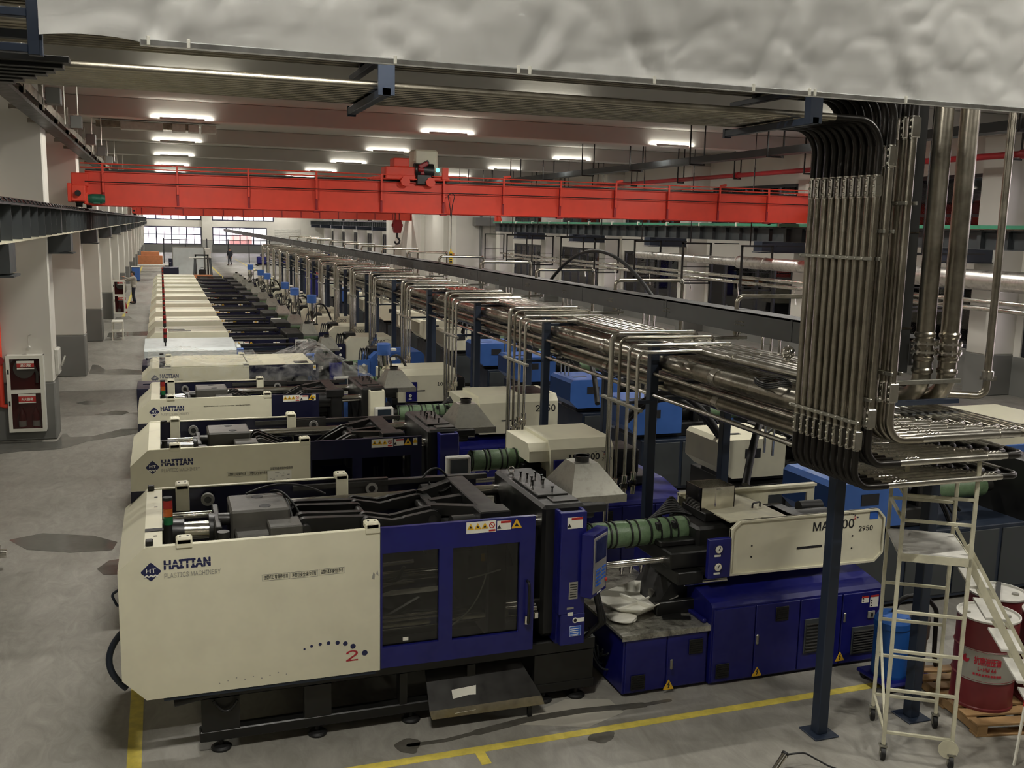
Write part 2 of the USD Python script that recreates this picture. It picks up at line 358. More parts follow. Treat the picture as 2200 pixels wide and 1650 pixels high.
def glazing(name, u0, u1, z0, z1, nv, nh, fixed, axis, t=.09, fr='window_black', sub=0, nosky=False):
    """a framed window of nv panes across and nh bars, in the plane axis = fixed"""
    def bx(m, a0, a1, b0, b1, d=.05):
        return m.box(fixed-d, fixed+d, a0, a1, b0, b1) if axis == 'x' else m.box(a0, a1, fixed-d, fixed+d, b0, b1)
    m = MB(); bx(m, u0, u1, z0, z0+t); bx(m, u0, u1, z1-t, z1); bx(m, u0, u0+t, z0+t, z1-t); bx(m, u1-t, u1, z0+t, z1-t)
    w = struct(name, m, fr); du = (u1-u0)/nv; zs = [z0+t]+[z0+(z1-z0)*h for h in nh]+[z1-t]
    for i in range(1, nv): struct('mullion', bx(MB(), u0+i*du-t*.55, u0+i*du+t*.55, z0+t, z1-t), fr, w)
    for zz in zs[1:-1]: struct('transom', bx(MB(), u0+t, u1-t, zz-t*.4, zz+t*.4, .04), fr, w)
    if sub:
        g = MB()
        for i in range(nv):
            bx(g, u0+(i+.5)*du-.025, u0+(i+.5)*du+.025, z0+t, z1-t, .03)
        obj('glazing_bar', g, fr, w)
    for i in range(nv):
        struct('pane', bx(MB(), u0+i*du+t*.5, u0+(i+1)*du-t*.5, z0+t, z1-t, .006), 'window_glass', w)
    return w

# far wall: two big windows and a high strip of glass either side of a column, a roller door, plain wall beyond
def plate(u0, u1, z0, z1, holes): return sbox(u0, z0, u1, z1).difference(unary_union([sbox(*h) for h in holes]))
fw = struct('wall_far', MB().prism(plate(XL-.3, XR+.3, 0, ZS, [(-2.6, 1.1, 5.5, 3.62), (7.0, 1.1, 14.6, 3.62), (-2.6, 4.55, 5.5, 6.2), (7.0, 4.55, 15.6, 6.2)]), Y1, Y1+.3, 'y'), 'wall_white')
struct('pier', MB().box(5.6, 6.9, Y1-.35, Y1-.001, 0, ZS-.01, .02), 'wall_white', fw)
struct('dado', MB().box(XL-.3, 15.4, Y1-.02, Y1, 0, 1.1), 'dado_grey', fw)
rd = MB()
for k in range(14): rd.box(15.7, 19.4, Y1-.06, Y1+.02, .02+k*.25, .25+k*.25, .02)
struct('roller_door', rd, 'dirty_white')
glazing('window_1', -2.6, 5.5, 1.1, 3.62, 4, [.55], Y1, 'y', .13, 'window_navy', 1)
glazing('window_2', 7.0, 14.6, 1.1, 3.62, 4, [.55], Y1, 'y', .13, 'window_navy', 1)
glazing('window_3', -2.6, 5.5, 4.55, 6.2, 4, [], Y1, 'y', .13, 'window_navy', 1)
glazing('window_4', 7.0, 15.6, 4.55, 6.2, 6, [], Y1, 'y', .13, 'window_navy', 1)

# right wall: a lower and an upper strip of windows in every bay
RB = [(y+1.05, min(y+8.6, 70.1) if y < 70 else y+8.6) for y in BAYS[1:-1] if not 70 < y < 86]
wr = struct('wall_right', MB().prism(plate(Y0, Y1, 0, ZS, [(a, z0, b, z1) for a, b in RB for z0, z1 in ((1.15, 3.45), (4.7, 6.5))]), XR, XR+.3, 'x'), 'wall_white')
struct('dado', MB().box(XR-.012, XR, Y0, Y1, 0, 1.15), 'dado_grey', wr)
nw = 5
for a, b in RB:
    glazing(f'window_{nw}', a, b, 1.15, 3.45, 6, [], XR+.1, 'x', .13); nw += 1
    glazing(f'window_{nw}', a, b, 4.7, 6.5, 6, [.3], XR+.1, 'x', .12); nw += 1
# the white lift and stair core that juts out of the right wall
core = struct('core_wall', MB().box(20.4, XR, 70.2, 92, 0, ZS), 'wall_white')
for a, b, d in ((72.4, 75.6, .35), (79.5, 82.5, .35), (88.2, 91.9, .5)):
    struct('pilaster', MB().box(20.4-d, 20.42, a, b, 0, ZB, .02), 'wall_white', core)
struct('service_door', MB().box(20.36, 20.4, 84.2, 86.0, 0, 2.15, .01).box(20.33, 20.36, 84.3, 85.9, 0, 2.05), 'dado_grey', core)
struct('drain_pipe', MB().cyl((22.2, 69.9, 0), (22.2, 69.9, ZB), .11, 10).box(21.6, 23.4, 69.3, 70.1, 4.6, 5.2, .02), 'dado_grey', core)

# ---------------------------------------------------------------- ceiling lamps: one close in front of each beam, every 8 m
def make_lamp(L, k=1.0):
    obj('housing', MB().box(-.62, .62, -.045, -.02, -.035, .03, .006).box(-.62, .62, -.02, .045, -.002, .012), 'ceiling_white', L)
    obj('diffuser', MB().box(-.57, .57, -.015, .04, -.02, -.003, .006), 'lamp_glow', L)
    for e in (-.4, .4): obj('bracket', MB().box(e-.02, e+.02, .02, .058, .0, .05), 'ceiling_white', L)
    for w, h, I, z, rx in ((1.1, .05, 740*k, -.024, 0), (1.7, .02, 42*k, .016, 150)):  # second light is added to throw a glow up the beam face
        li = UsdLux.RectLight.Define(stage, str(L.GetPath())+('/light' if rx == 0 else '/uplight')); li.CreateWidthAttr(w); li.CreateHeightAttr(h); li.CreateIntensityAttr(I*LAMP_W); li.CreateColorAttr(Gf.Vec3f(*LAMP_COL))
        li.AddTranslateOp().Set(Gf.Vec3d(0, .0, z)); li.AddRotateXOp().Set(rx)
def lamp(x, y, label, first=None):
    L = thing('ceiling_lamp', label, 'lamp', (x, y, 7.47), group='LED ceiling lamps')
    if first is None: make_lamp(L)
    else: L.GetReferences().AddInternalReference(first.GetPath())
    LAMPS.append(L); return L
LAMPS = []
for row, y in enumerate(BAYS[1:]):
    for j, x in enumerate((.7, 8.7, 16.7)):
        lamp(x, y-.06, f'{("left", "middle", "right")[j]} slim LED lamp under the {ORD[row]} ceiling beam from the camera', LAMPS[0] if LAMPS else None)
for j, x in enumerate((-.1, 4.6)):  # two lamps added out of view, only to brighten the banner
    L = thing('ceiling_lamp', f'{("left", "right")[j]} added unseen dim LED lamp that brightens the white banner', 'lamp', (x, 2.3, 7.6)); make_lamp(L, .27)

# ---------------------------------------------------------------- crane runways
def runway(name, x, s, ya, yb, label, mat_, brackets):
    """I-girder with stiffeners on corbel brackets; s = +1 when the seen side faces +x"""
    T = thing(name, label, 'crane runway')
    zb, zt = 4.26, 4.76
    obj('web', MB().box(x-.012, x+.012, ya, yb, zb+.02, zt-.02), mat_, T)
    obj('bottom_flange', MB().box(x-.17, x+.17, ya, yb, zb, zb+.022), 'worn_paint' if s > 0 else mat_, T)
    obj('top_flange', MB().box(x-.2, x+.2, ya, yb, zt-.022, zt), mat_, T)
    obj('rail', MB().box(x-.03, x+.03, ya, yb, zt, zt+.03).box(x-.012, x+.012, ya, yb, zt+.03, zt+.06).box(x-.028, x+.028, ya, yb, zt+.06, zt+.085), 'mid_iron', T)
    n = 0; rest = MB(); clips = MB()
    for k in range(int((yb-ya)/.98)):
        y = ya+.3+k*.98
        w = .1 if k % 9 else .16
        q = MB().box(x-.155, x+.155, y-.006*(1 if k % 9 else 12), y+.006*(1 if k % 9 else 12), zb+.022, zt-.022)
        if y < 62: obj('stiffener', q, mat_, T)
        else: rest.c += q.c
    for k in range(int((min(yb, 60)-ya)/.5)):
        y = ya+.2+k*.5
        for e in (-1, 1): clips.tube([(x+e*.035, y, zt+.075), (x+e*.06, y, zt+.06), (x+e*.09, y+.01, zt+.006), (x+e*.17, y+.02, zt+.008)], .012, 5)
    if rest.c: obj('far_stiffeners', rest, mat_, T, kind='stuff')
    if clips.c: obj('rail_clips', clips, 'black_iron', T, kind='stuff')
    for y in brackets:
        xw = -2.2 if s > 0 else 22.52
        q = MB().prism([(xw, zb-.002), (x+s*.2, zb-.002), (x+s*.2, zb-.36), (xw, zb-.40)], y+.12, y+.68, 'y').box(min(xw, x+s*.24), max(xw, x+s*.24), y+.08, y+.72, zb-.41, zb-.385)
        obj('bracket', q, 'post_paint' if s < 0 else 'dark_steel_paint', T)
    return T
rl = runway('crane_runway', -1.95, 1, Y0+.3, 148.5, 'grey stiffened crane runway girder along the left wall columns', 'dark_steel_paint', [y for y in BAYS if y > 3])
rr = runway('crane_runway', 20.85, -1, Y0+.3, 62.5, 'dark crane runway girder on the right carrying the green conductor bar', 'dark_steel_paint', [y for y in BAYS if 3 < y < 62])
r2 = runway('crane_runway', 20.85, -1, 93, 148.5, 'farthest stretch of crane runway girder beyond the white core wall', 'dark_steel_paint', [y for y in BAYS if y > 93])
cb = thing('conductor_bar', 'green crane conductor bar with white clips along the right runway', 'conductor bar')
obj('bar', MB().box(20.5, 20.56, Y0+1, 62, 4.80, 4.90, .01), 'rail_green', cb)
obj('lower_lip', MB().box(20.48, 20.58, Y0+1, 62, 4.785, 4.80), 'dull_steel_pipe', cb)
for k in range(20):
    y = 8+k*2.75
    obj('clip', MB().box(20.47, 20.59, y-.035, y+.035, 4.78, 4.94, .012).box(20.56, 20.68, y-.012, y+.012, 4.84, 4.87), 'label_white', cb)
# crane end stop, red, at the far end of the right runway
obj('end_stop', MB().box(20.7, 21.0, 61.9, 62.3, 4.85, 5.6, .02).prism([(61.2, 4.85), (61.9, 4.85), (61.9, 5.5)], 20.8, 20.9, 'x'), 'red_paint', label='red crane end stop standing on the far end of the right runway', cat='end stop')
# cable trough high along the left wall, hanging from brackets
lt = thing('wall_trough', 'brown-grey enclosed cable trough on brackets high along the left wall', 'cable trough')
obj('trunk', MB().box(-2.16, -1.98, 2, 70, 6.62, 6.80, .01), 'trough_paint', lt)
obj('lower_channel', MB().box(-2.18, -1.9, 2, 70, 6.36, 6.42), 'black_iron', lt)
obj('side_rail', MB().box(-1.9, -1.86, 2, 70, 6.5, 6.64), 'dull_steel_pipe', lt)
for k in range(22):
    y = 9+k*2.6
    obj('bracket', MB().box(-2.4, -1.84, y-.05, y+.05, 6.42, 6.5).box(-1.92, -1.86, y-.05, y+.05, 6.42, 7.0), 'dull_steel_pipe', lt)
    if k % 2 == 0: obj('junction_box', MB().box(-1.86, -1.62, y+.5, y+.9, 6.6, 6.88, .01), 'dado_grey', lt)
for k in range(5):
    y = 14+k*9; obj('hanger_rod', MB().cyl((-1.8, y, 6.5), (-1.8, y, ZS), .012, 6).cyl((-1.55, y, 6.7), (-1.55, y, ZS), .012, 6), 'label_white', lt)
# boxed cable fittings under the slab in front of the third beam
sb = thing('slab_trough', 'short pinkish cable trough with boxes under the slab at the left', 'cable trough')
obj('trunk', MB().box(-2.0, 1.4, 37.9, 38.2, 7.72, 7.95, .01), 'dull_steel_pipe', sb)
for a, b in ((-1.2, .2), (.5, .95), (1.05, 1.4), (1.5, 2.0)): obj('box', MB().box(a, b, 37.7, 38.25, 7.66, 7.92, .01), 'dirty_white', sb)
# cable ladder and red sprinkler main hung under the slab on the right
def hung_line(name, label, cat, x, z, ya, yb, step, mk, hm='black_iron', w=.28, hh=.3):
    T = thing(name, label, cat); mk(T)
    for k in range(int((yb-ya)/step)):
        y = ya+1+k*step
        obj('hanger', MB().box(x-w, x-w+.035, y-.02, y+.02, z-hh*.5, ZS).box(x+w-.035, x+w, y-.02, y+.02, z-hh*.5, ZS).box(x-w, x+w, y-.03, y+.03, z-hh*.5-.05, z-hh*.5), hm, T)
hung_line('ceiling_tray', 'dark cable tray hung on U-shaped hangers under the ceiling', 'cable tray', 16.6, 6.9, 6, 95, 4.42,
    lambda T: (obj('channel', MB().box(16.4, 16.8, 6, 95, 6.76, 6.78).box(16.39, 16.41, 6, 95, 6.76, 6.96).box(16.79, 16.81, 6, 95, 6.76, 6.96), 'dark_steel_paint', T), obj('cables', MB().box(16.43, 16.77, 6, 95, 6.78, 6.90), 'black_rubber', T)))
hung_line('sprinkler_main', 'dark red sprinkler pipe hung under the ceiling along the right side', 'pipe', 20.9, 6.72, 6, 95, 4.42,
    lambda T: (obj('pipe', MB().cyl((20.9, 6, 6.72), (20.9, 95, 6.72), .085, 12), 'dark_red_paint', T), obj('couplings', MB(lambda v: v).cyl((20.9, 26.7, 6.72), (20.9, 27.0, 6.72), .12, 12).cyl((20.9, 19.8, 6.72), (20.9, 20.1, 6.72), .12, 12).cyl((20.9, 33.4, 6.72), (20.9, 33.7, 6.72), .12, 12), 'dark_red_paint', T)), w=.16, hh=.2)
obj('smoke_detector', MB().lathe([(0, 0), (.34, 0), (.36, .06), (.3, .14), (0, .14)], (11.4, 47.2, 7.86), 16), 'dirty_white', label='round white detector disc under the slab right of the crane trolley', cat='detector')

# ---------------------------------------------------------------- floor marks, patches, damp and one painted shadow
fm = lambda mb: struct('floor_marking', mb, 'floor_yellow')
fm(MB().box(-.42, -.30, 3, 60, .0, .003)); fm(MB().box(-.42, 9, 7.70, 7.80, .0, .0032))
fm(MB().box(2.47, 2.56, 7.50, 7.70, .0, .003)); 
fm(MB().box(-1.86, -1.74, 50, 120, .0, .003)); fm(MB().box(4.6, 4.75, 55, 125, 0, .003)); fm(MB().box(8.3, 8.45, 60, 125, 0, .003))
fm(MB().box(6.3, 9.0, 5.35, 5.47, 0, .003))
def blob(cx, cy, rx, ry, seed, n=26, rough=.35):
    a = np.arange(n)*2*PI/n; r = 1+rough*(meshkit.noise(np.column_stack([np.cos(a)*1.6+seed*7.1, np.sin(a)*1.6, np.zeros(n)]))-.5)*2
    return Polygon(np.column_stack([cx+rx*r*np.cos(a), cy+ry*r*np.sin(a)]))
def soft(p): return Polygon(p).buffer(.10, 6).buffer(-.13, 6).buffer(.04, 6)
DAMP_SHADE = [('long dark damp streak across the aisle beside the near fire cabinet column', soft([(-3.26, 22.1), (-2.48, 21.98), (-2.16, 21.91), (-2.1, 22.9), (-1.95, 22.3), (-1.47, 22.35), (-.95, 22.96), (-.53, 22.9), (-.66, 22.37), (-1.05, 22.11), (-1.57, 21.83), (-1.91, 21.32), (-2.15, 21.16), (-2.76, 21.16), (-3.3, 20.95)])),
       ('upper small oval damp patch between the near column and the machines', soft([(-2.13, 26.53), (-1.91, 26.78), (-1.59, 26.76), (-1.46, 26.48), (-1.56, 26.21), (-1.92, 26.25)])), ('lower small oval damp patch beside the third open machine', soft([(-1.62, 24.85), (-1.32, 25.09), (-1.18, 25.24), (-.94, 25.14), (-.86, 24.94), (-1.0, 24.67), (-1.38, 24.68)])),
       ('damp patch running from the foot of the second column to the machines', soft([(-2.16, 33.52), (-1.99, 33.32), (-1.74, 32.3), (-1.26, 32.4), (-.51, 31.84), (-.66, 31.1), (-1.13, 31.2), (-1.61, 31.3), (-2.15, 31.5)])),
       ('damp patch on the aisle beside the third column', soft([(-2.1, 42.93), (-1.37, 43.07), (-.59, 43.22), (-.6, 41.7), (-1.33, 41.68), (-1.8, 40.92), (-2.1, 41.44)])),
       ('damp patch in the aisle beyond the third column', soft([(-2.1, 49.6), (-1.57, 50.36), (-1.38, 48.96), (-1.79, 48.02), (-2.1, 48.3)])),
       ('painted dark shadow patch on the floor left of the front machine corner', soft([(-2.19, 15.22), (-1.78, 15.42), (-1.07, 15.1), (-.74, 14.71), (-.79, 14.36), (-1.33, 14.4), (-1.9, 14.7)])),  # a shadow put in as a dark floor patch
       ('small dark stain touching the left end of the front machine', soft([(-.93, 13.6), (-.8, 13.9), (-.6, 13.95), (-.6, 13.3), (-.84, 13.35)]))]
for lb, pg in DAMP_SHADE:
    obj('damp_shade_patch', MB().prism(pg, 0.0005, .0025, 'z'), 'damp_shade_concrete', label=lb, cat='puddle', kind='thing')
for lb, pg, mt in [('long dark oil smear on the floor in front of the front machine', unary_union([LineString([(1.95, 8.0), (2.29, 7.99), (2.76, 8.07), (3.11, 8.14), (3.65, 8.15), (4.08, 8.06), (4.6, 8.08)]).buffer(.028), LineString([(2.6, 8.04), (3.11, 8.13), (3.65, 8.14), (4.3, 8.07)]).buffer(.05)]), 'oil_stain'),
               ('round oily stain beside the yellow line at the front', blob(3.66, 7.62, .14, .1, 14), 'oil_stain'), ('oily ring stain left by a machine foot near the yellow line', blob(1.93, 7.98, .13, .12, 15), 'oil_stain'),
               ('pale repair strip on the floor before the front machine cabinet', Polygon([(3.62, 8.4), (4.04, 8.28), (4.06, 7.99), (3.62, 7.83), (2.9, 8.11)]), 'repair_patch')]:
    obj('floor_stain', MB().prism(pg, .0004, .0016 if mt == 'repair_patch' else .003, 'z'), mt, label=lb, cat='stain')

# ---------------------------------------------------------------- outside the windows
for i, (x, y, w, d, h, mt, lb) in enumerate([(-40, 290, 60, 14, 8, 'facade', 'pale building seen through the far left window'), (10.5, 166, 3.4, 3, 2.3, 'facade_red', 'reddish low structure outside the far right window'), (30, 260, 40, 16, 9, 'facade', 'pale building beyond the far roller door'),
                                      (95, 6, 14, 60, 6, 'facade', 'pale building outside the near right wall windows'), (95, 72, 14, 70, 6, 'facade', 'pale building outside the right wall beyond the crane')]):
    o = thing('building', lb, 'building')
    obj('block', MB().box(x, x+w, y, y+d, -.25, h), mt, o)
    g = MB(); v = w if d < 40 else d
    for a in np.arange(1.2, v-1.6, 3.2):
        for z in np.arange(1.0, h-1.8, 3.0):
            if d < 40: g.box(x+a, x+a+1.6, y-.05, y+.02, z, z+1.5)
            else: g.box(x-.05, x+.02, y+a, y+a+1.6, z, z+1.5)
    if g.c and d < 3: obj('windows', g, 'window_black', o, kind='stuff')
    if h > 3: obj('parapet', MB().box(x-.15, x+w+.15, y-.15, y+d+.15, h, h+.5), mt, o)
for i, (x, y, r) in enumerate([(27.5, 30, 1.1), (27.8, 33.5, 1.3), (27.4, 36.5, 1.0), (28, 40, 1.4), (27.6, 24.5, 1.0)]):
    o = thing('shrub', f'{ORD[i]} clipped green shrub outside the right wall windows', 'shrub', (x, y, -.25))
    ic = trimesh.creation.icosphere(3, r); v = np.array(ic.vertices); v *= (1+.28*(meshkit.fbm(v*2.2+i*9, 3)-.5)*2)[:, None]; v[:, 2] = v[:, 2]*1.2+r*1.35
    obj('foliage', MB().add(v, ic.faces, True), 'leaf_green', o); obj('stem', MB().cyl((0, 0, 0), (0, 0, r), .06, 7), 'wood', o)
# ---------------------------------------------------------------- banner hung across the top of the view
bx0, bx1, bz0, bz1, BY = -.385, 4.9, 5.238, 7.42, 4.0
nx, nz = 230, 90
gx, gz = np.meshgrid(np.linspace(bx0, bx1, nx), np.linspace(0, 1, nz)); gz2 = bz0+(bz1-bz0)*gz
P3 = np.stack([gx, gz2*0, gz2], -1)
q = np.stack([gx+.8*(gz2-bz0), gz2*.0, (gz2-bz0)*.6-.25*gx], -1)
d = .045*(meshkit.fbm(q*np.array([1.3, 1, 2.3]), 4, 3)-.5)
rdg = 1-np.abs(2*meshkit.fbm(np.stack([gx*2.2+gz2*1.4, gx*0+3, gz2*4.2-gx*1.1], -1), 3, 11)-1); d += .016*(rdg**5-.2)
rd2 = 1-np.abs(2*meshkit.noise(np.stack([gx*5.5-gz2*3.5, gx*0, gz2*8+gx*2.5], -1), 5)-1); d += .010*rd2**4
for fx in (-.02, .9, 1.45, 2.05, 2.55, 2.85, 3.4):     # puckers that run up from the clips in the bottom strip
    u = gx-fx-(gz2-bz0)*.55*math.sin(fx*5+1); d += .03*np.exp(-(u/.05)**2)*np.exp(-(gz2-bz0)/.3)
    d -= .022*np.exp(-((u-.09)/.05)**2)*np.exp(-(gz2-bz0)/.25)
edge = np.clip((gz2-bz0)/.06, 0, 1); d *= np.where(gx > -.03, edge, .6)
zz = gz2+np.where(gx < -.04, .012*np.sin((gx-bx0)*9)*(1-gz)**8, 0)
front = np.stack([gx, BY+d, zz], -1).reshape(-1, 3); back = front+[0, .003, 0]
idx = np.arange(nx*nz).reshape(nz, nx); f = np.stack([idx[:-1, :-1], idx[:-1, 1:], idx[1:, 1:], idx[1:, :-1]], -1).reshape(-1, 4)
B = thing('banner', 'large creased white tarpaulin banner hanging across the top of the view', 'banner')
obj('cloth', MB().add(front, f, True).add(back, f[:, ::-1], True), 'banner_cloth', B)
st = MB().box(-.05, bx1, BY-.006, BY+.012, bz0-.014, bz0+.012, .004)
obj('bottom_strip', st, 'strip_metal', B)
obj('top_tube', MB().cyl((bx0, BY, bz1), (bx1, BY, bz1), .02, 10).cyl((.2, BY, bz1), (.2, BY, 8), .006, 6).cyl((4.4, BY, bz1), (4.4, BY, 8), .006, 6).cyl((2.4, BY, bz1), (2.4, BY, 8), .006, 6), 'strip_metal', B)
for fx in (-.02, .12, .9, 1.42, 1.47, 2.05, 2.55, 2.85, 2.88, 3.4): obj('clip', MB().box(fx-.006, fx+.006, BY-.012, BY, bz0-.012, bz0+.022, .002), 'label_white', B)
# blue-grey steel frame at the upper left with its cross bars, and black flat bars below
F = thing('steel_scaffold', 'blue-grey steel post with cross bars at the upper left edge', 'scaffold')
obj('post', MB().box(-.425, -.382, 4.02, 4.06, 5.168, 8, .003).box(-.386, -.377, 4.02, 4.06, 5.168, 8), 'post_paint', F)
for z in (5.312, 5.19): obj('cross_bar', MB().box(-1.6, -.425, 4.02, 4.06, z-.015, z+.015, .003), 'post_paint', F)
obj('lower_cross_bar', MB().box(-1.6, -.425, 4.1, 4.13, 5.235, 5.265), 'dark_steel_paint', F)
K = thing('flat_bars', 'stack of black flat bars with stepped ends at the upper left edge', 'bars')
for k, (xe, z) in enumerate([(-.308, 5.192), (-.335, 5.176), (-.372, 5.168), (-.405, 5.16), (-.45, 5.152), (-.5, 5.144), (-.54, 5.137)]):
    obj('bar', MB().box(-1.8, xe, 4.25+k*.05, 4.33+k*.05, z-.012+k*.001, z+.012+k*.001, .002), 'black_iron', K)

# ---------------------------------------------------------------- pipe bundles: rack run - corner - bar - elbow - riser - elbow - top run
def bank(name, label, X, Y, n, dy, xr, zb, zt, r, rb, top_mat, low_mat, bar_mat='steel_pipe'):
    T = thing(name, label, 'pipe bundle')
    ys = [Y+i*dy for i in range(n)]; xs = [xr-i*dy for i in range(n)]
    for i in range(n):
        y, x = ys[i], xs[i]
        obj('riser', MB().cyl((X, y, zb+rb), (X, y, zt-.42), r, 12, caps=False), 'dull_steel_pipe', T)
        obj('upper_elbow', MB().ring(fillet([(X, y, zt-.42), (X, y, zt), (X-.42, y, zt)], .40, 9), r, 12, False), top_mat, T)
        obj('top_run', MB().cyl((X-.42, y, zt), (-2.9, y, zt), r, 12), 'dull_steel_pipe', T)
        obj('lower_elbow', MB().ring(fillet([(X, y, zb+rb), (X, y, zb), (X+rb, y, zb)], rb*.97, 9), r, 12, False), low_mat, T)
        obj('bar', MB().cyl((X+rb, y, zb), (x-.2, y, zb), r, 12, caps=False), bar_mat, T)
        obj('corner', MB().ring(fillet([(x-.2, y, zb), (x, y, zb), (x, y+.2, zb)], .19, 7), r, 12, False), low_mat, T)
        obj('rack_run', MB().cyl((x, y+.2, zb), (x, 48, zb), r, 10), 'steel_pipe', T)
        # pressed joints with their bolted sockets
        obj('coupling', MB().cyl((x-.42, y, zb), (x-.26, y, zb), r*1.09, 12), 'steel_pipe', T)
    for zc in (zt-.48, zb+rb+.06):
        for i in range(n):
            m = MB().box(X-r-.012, X+r+.004, ys[i]-r-.006, ys[i]-r*.2, zc-.075, zc+.075, .006)
            for k in (-.05, 0, .05): m.sphere((X-r-.012, ys[i]-r*.6, zc+k), .013, 8)
            m.cyl((X, ys[i], zc-.085), (X, ys[i], zc+.085), r*1.1, 12)
            obj('joint', m, 'steel_pipe', T)
    for fr in (.28, .9):
        z = (zt-.45)*(1-fr)+(zb+rb)*fr
        m = MB().box(X-r-.022, X-r-.004, ys[0]-.05, ys[-1]+.05, z-.014, z+.014, .003).box(X+r+.004, X+r+.022, ys[0]-.05, ys[-1]+.05, z-.014, z+.014, .003)
        for y in ys: m.sphere((X-r-.02, y+dy*.5, z), .014, 8)
        obj('clamp_bar', m, 'galvanised', T)
    m = MB()
    for i in range(n):
        for xx in (X+rb+.12, xs[i]-.33):
            for k in (-.04, 0, .04): m.sphere((xx+k, ys[i], zb+r*1.25), .014, 8)
            m.box(xx-.07, xx+.07, ys[i]-.012, ys[i]+.012, zb+r*.6, zb+r*1.35, .004)
    obj('bar_joints', m, 'steel_pipe', T, kind='stuff')
    return T
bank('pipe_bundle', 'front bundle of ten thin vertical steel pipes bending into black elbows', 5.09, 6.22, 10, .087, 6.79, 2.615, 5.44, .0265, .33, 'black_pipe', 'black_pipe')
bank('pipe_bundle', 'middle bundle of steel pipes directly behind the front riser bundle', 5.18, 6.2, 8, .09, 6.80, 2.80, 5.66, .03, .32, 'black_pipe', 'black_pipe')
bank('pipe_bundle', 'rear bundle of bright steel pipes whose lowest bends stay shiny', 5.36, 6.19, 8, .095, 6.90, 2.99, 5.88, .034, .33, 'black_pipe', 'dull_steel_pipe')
for i, x in enumerate((-1.6, 1.30, 4.35)):
    T = thing('pipe_hanger', f'{("left", "middle", "right")[i]} black steel hanger arm holding the ceiling pipes', 'hanger')
    obj('post', MB().box(x-.03, x+.03, 6.02, 6.10, 5.36, ZS, .004).box(x-.05, x+.05, 6.0, 6.02, 5.36, ZS), 'post_paint', T)
    obj('arm', MB().box(x-.028, x+.028, 6.0, 7.18, 5.355, 5.405, .004).box(x-.03, x+.03, 7.15, 7.18, 5.345, 5.415), 'post_paint', T)
    obj('upper_arm', MB().box(x-.028, x+.028, 6.10, 7.1, 5.575, 5.615, .004), 'post_paint', T)
    obj('brace', MB().bar((x, 6.08, 5.95), (x, 6.8, 5.62), .035), 'post_paint', T)

# ---------------------------------------------------------------- pipe rack down the middle of the hall
POSTY = [7.1+3.6*k for k in range(15)]
for k, y in enumerate(POSTY):
    for j, x in enumerate((5.64, 6.70)):
        lab = f'{ORD[k]} navy steel post of the pipe rack from the camera, {("aisle side", "far side")[j]}'
        P = thing('rack_post', lab, 'post', (x, y, 0), group=None)
        zt = 3.24 if j == 0 else 2.5
        obj('shaft', MB().box(-.056, .056, -.056, .056, .012, zt, .008), 'post_paint', P)
        obj('base_plate', MB().box(-.13, .13, -.13, .13, 0, .014, .003), 'post_paint', P)
        obj('cap', MB().box(-.075, .075, -.075, .075, zt, zt+.01), 'post_paint', P)
    B2 = thing('rack_crossbeam', f'{ORD[k]} set of navy cross beams carrying the rack pipes from the camera', 'beam', (0, y, 0))
    for z in (2.54, 2.735, 2.92, 3.10): obj('beam', MB().box(5.70, 6.90, -.03, .03, z-.02, z+.02), 'post_paint', B2)
    obj('top_strut', MB().box(5.3, 7.0, .07, .11, 3.25, 3.29, .003), 'galvanised', B2)
for (x, z, r, lb, mt) in [(5.80, 2.98, .095, 'large dull steel pipe along the aisle side of the rack', 'dull_steel_pipe'), (5.83, 2.70, .075, 'medium dull steel pipe low on the aisle side of the rack', 'dull_steel_pipe'),
                     (5.63, 2.60, .026, 'thin bright steel pipe lowest on the aisle side of the rack', 'steel_pipe'), (5.63, 2.86, .022, 'thin steel pipe between the two dull pipes of the rack', 'dull_steel_pipe'),
                     *[(5.97+.115*k, 3.20, (.055, .048, .05)[k % 3], f'{ORD[k]} bright steel pipe on top of the rack from the aisle', 'steel_pipe') for k in range(6)]]:
    T = thing('rack_pipe', lb, 'pipe'); y0 = 7.6 if x < 5.9 else 7.85
    obj('pipe', MB().cyl((x, y0, z), (x, 60, z), r, 14), mt, T)
    m = MB()
    for k in range(17): m.cyl((x, 9.4+k*2.9, z), (x, 9.52+k*2.9, z), r*1.12, 14)
    obj('couplings', m, 'steel_pipe', T, kind='stuff')
    obj('end_cap', MB().sphere((x, y0, z), r, 12), mt, T)
E2 = thing('pipe_coil', 'black cable coil lying on the near rack pipes', 'cable')
for k in range(3): obj('loop', MB().ring(np.array([(5.75+.17*math.cos(a), 8.35+.2*math.sin(a), 3.09+.02*k+.015*math.sin(3*a)) for a in np.linspace(0, 2*PI*.98, 26)]), .009, 6), 'black_rubber', E2)
obj('ball_float', MB().sphere((6.3, 8.9, 3.33), .075, 16).cyl((6.3, 8.9, 3.24), (6.3, 8.9, 3.28), .03, 10), 'chrome', label='round shiny steel ball fitting on top of the near rack pipes', cat='fitting')
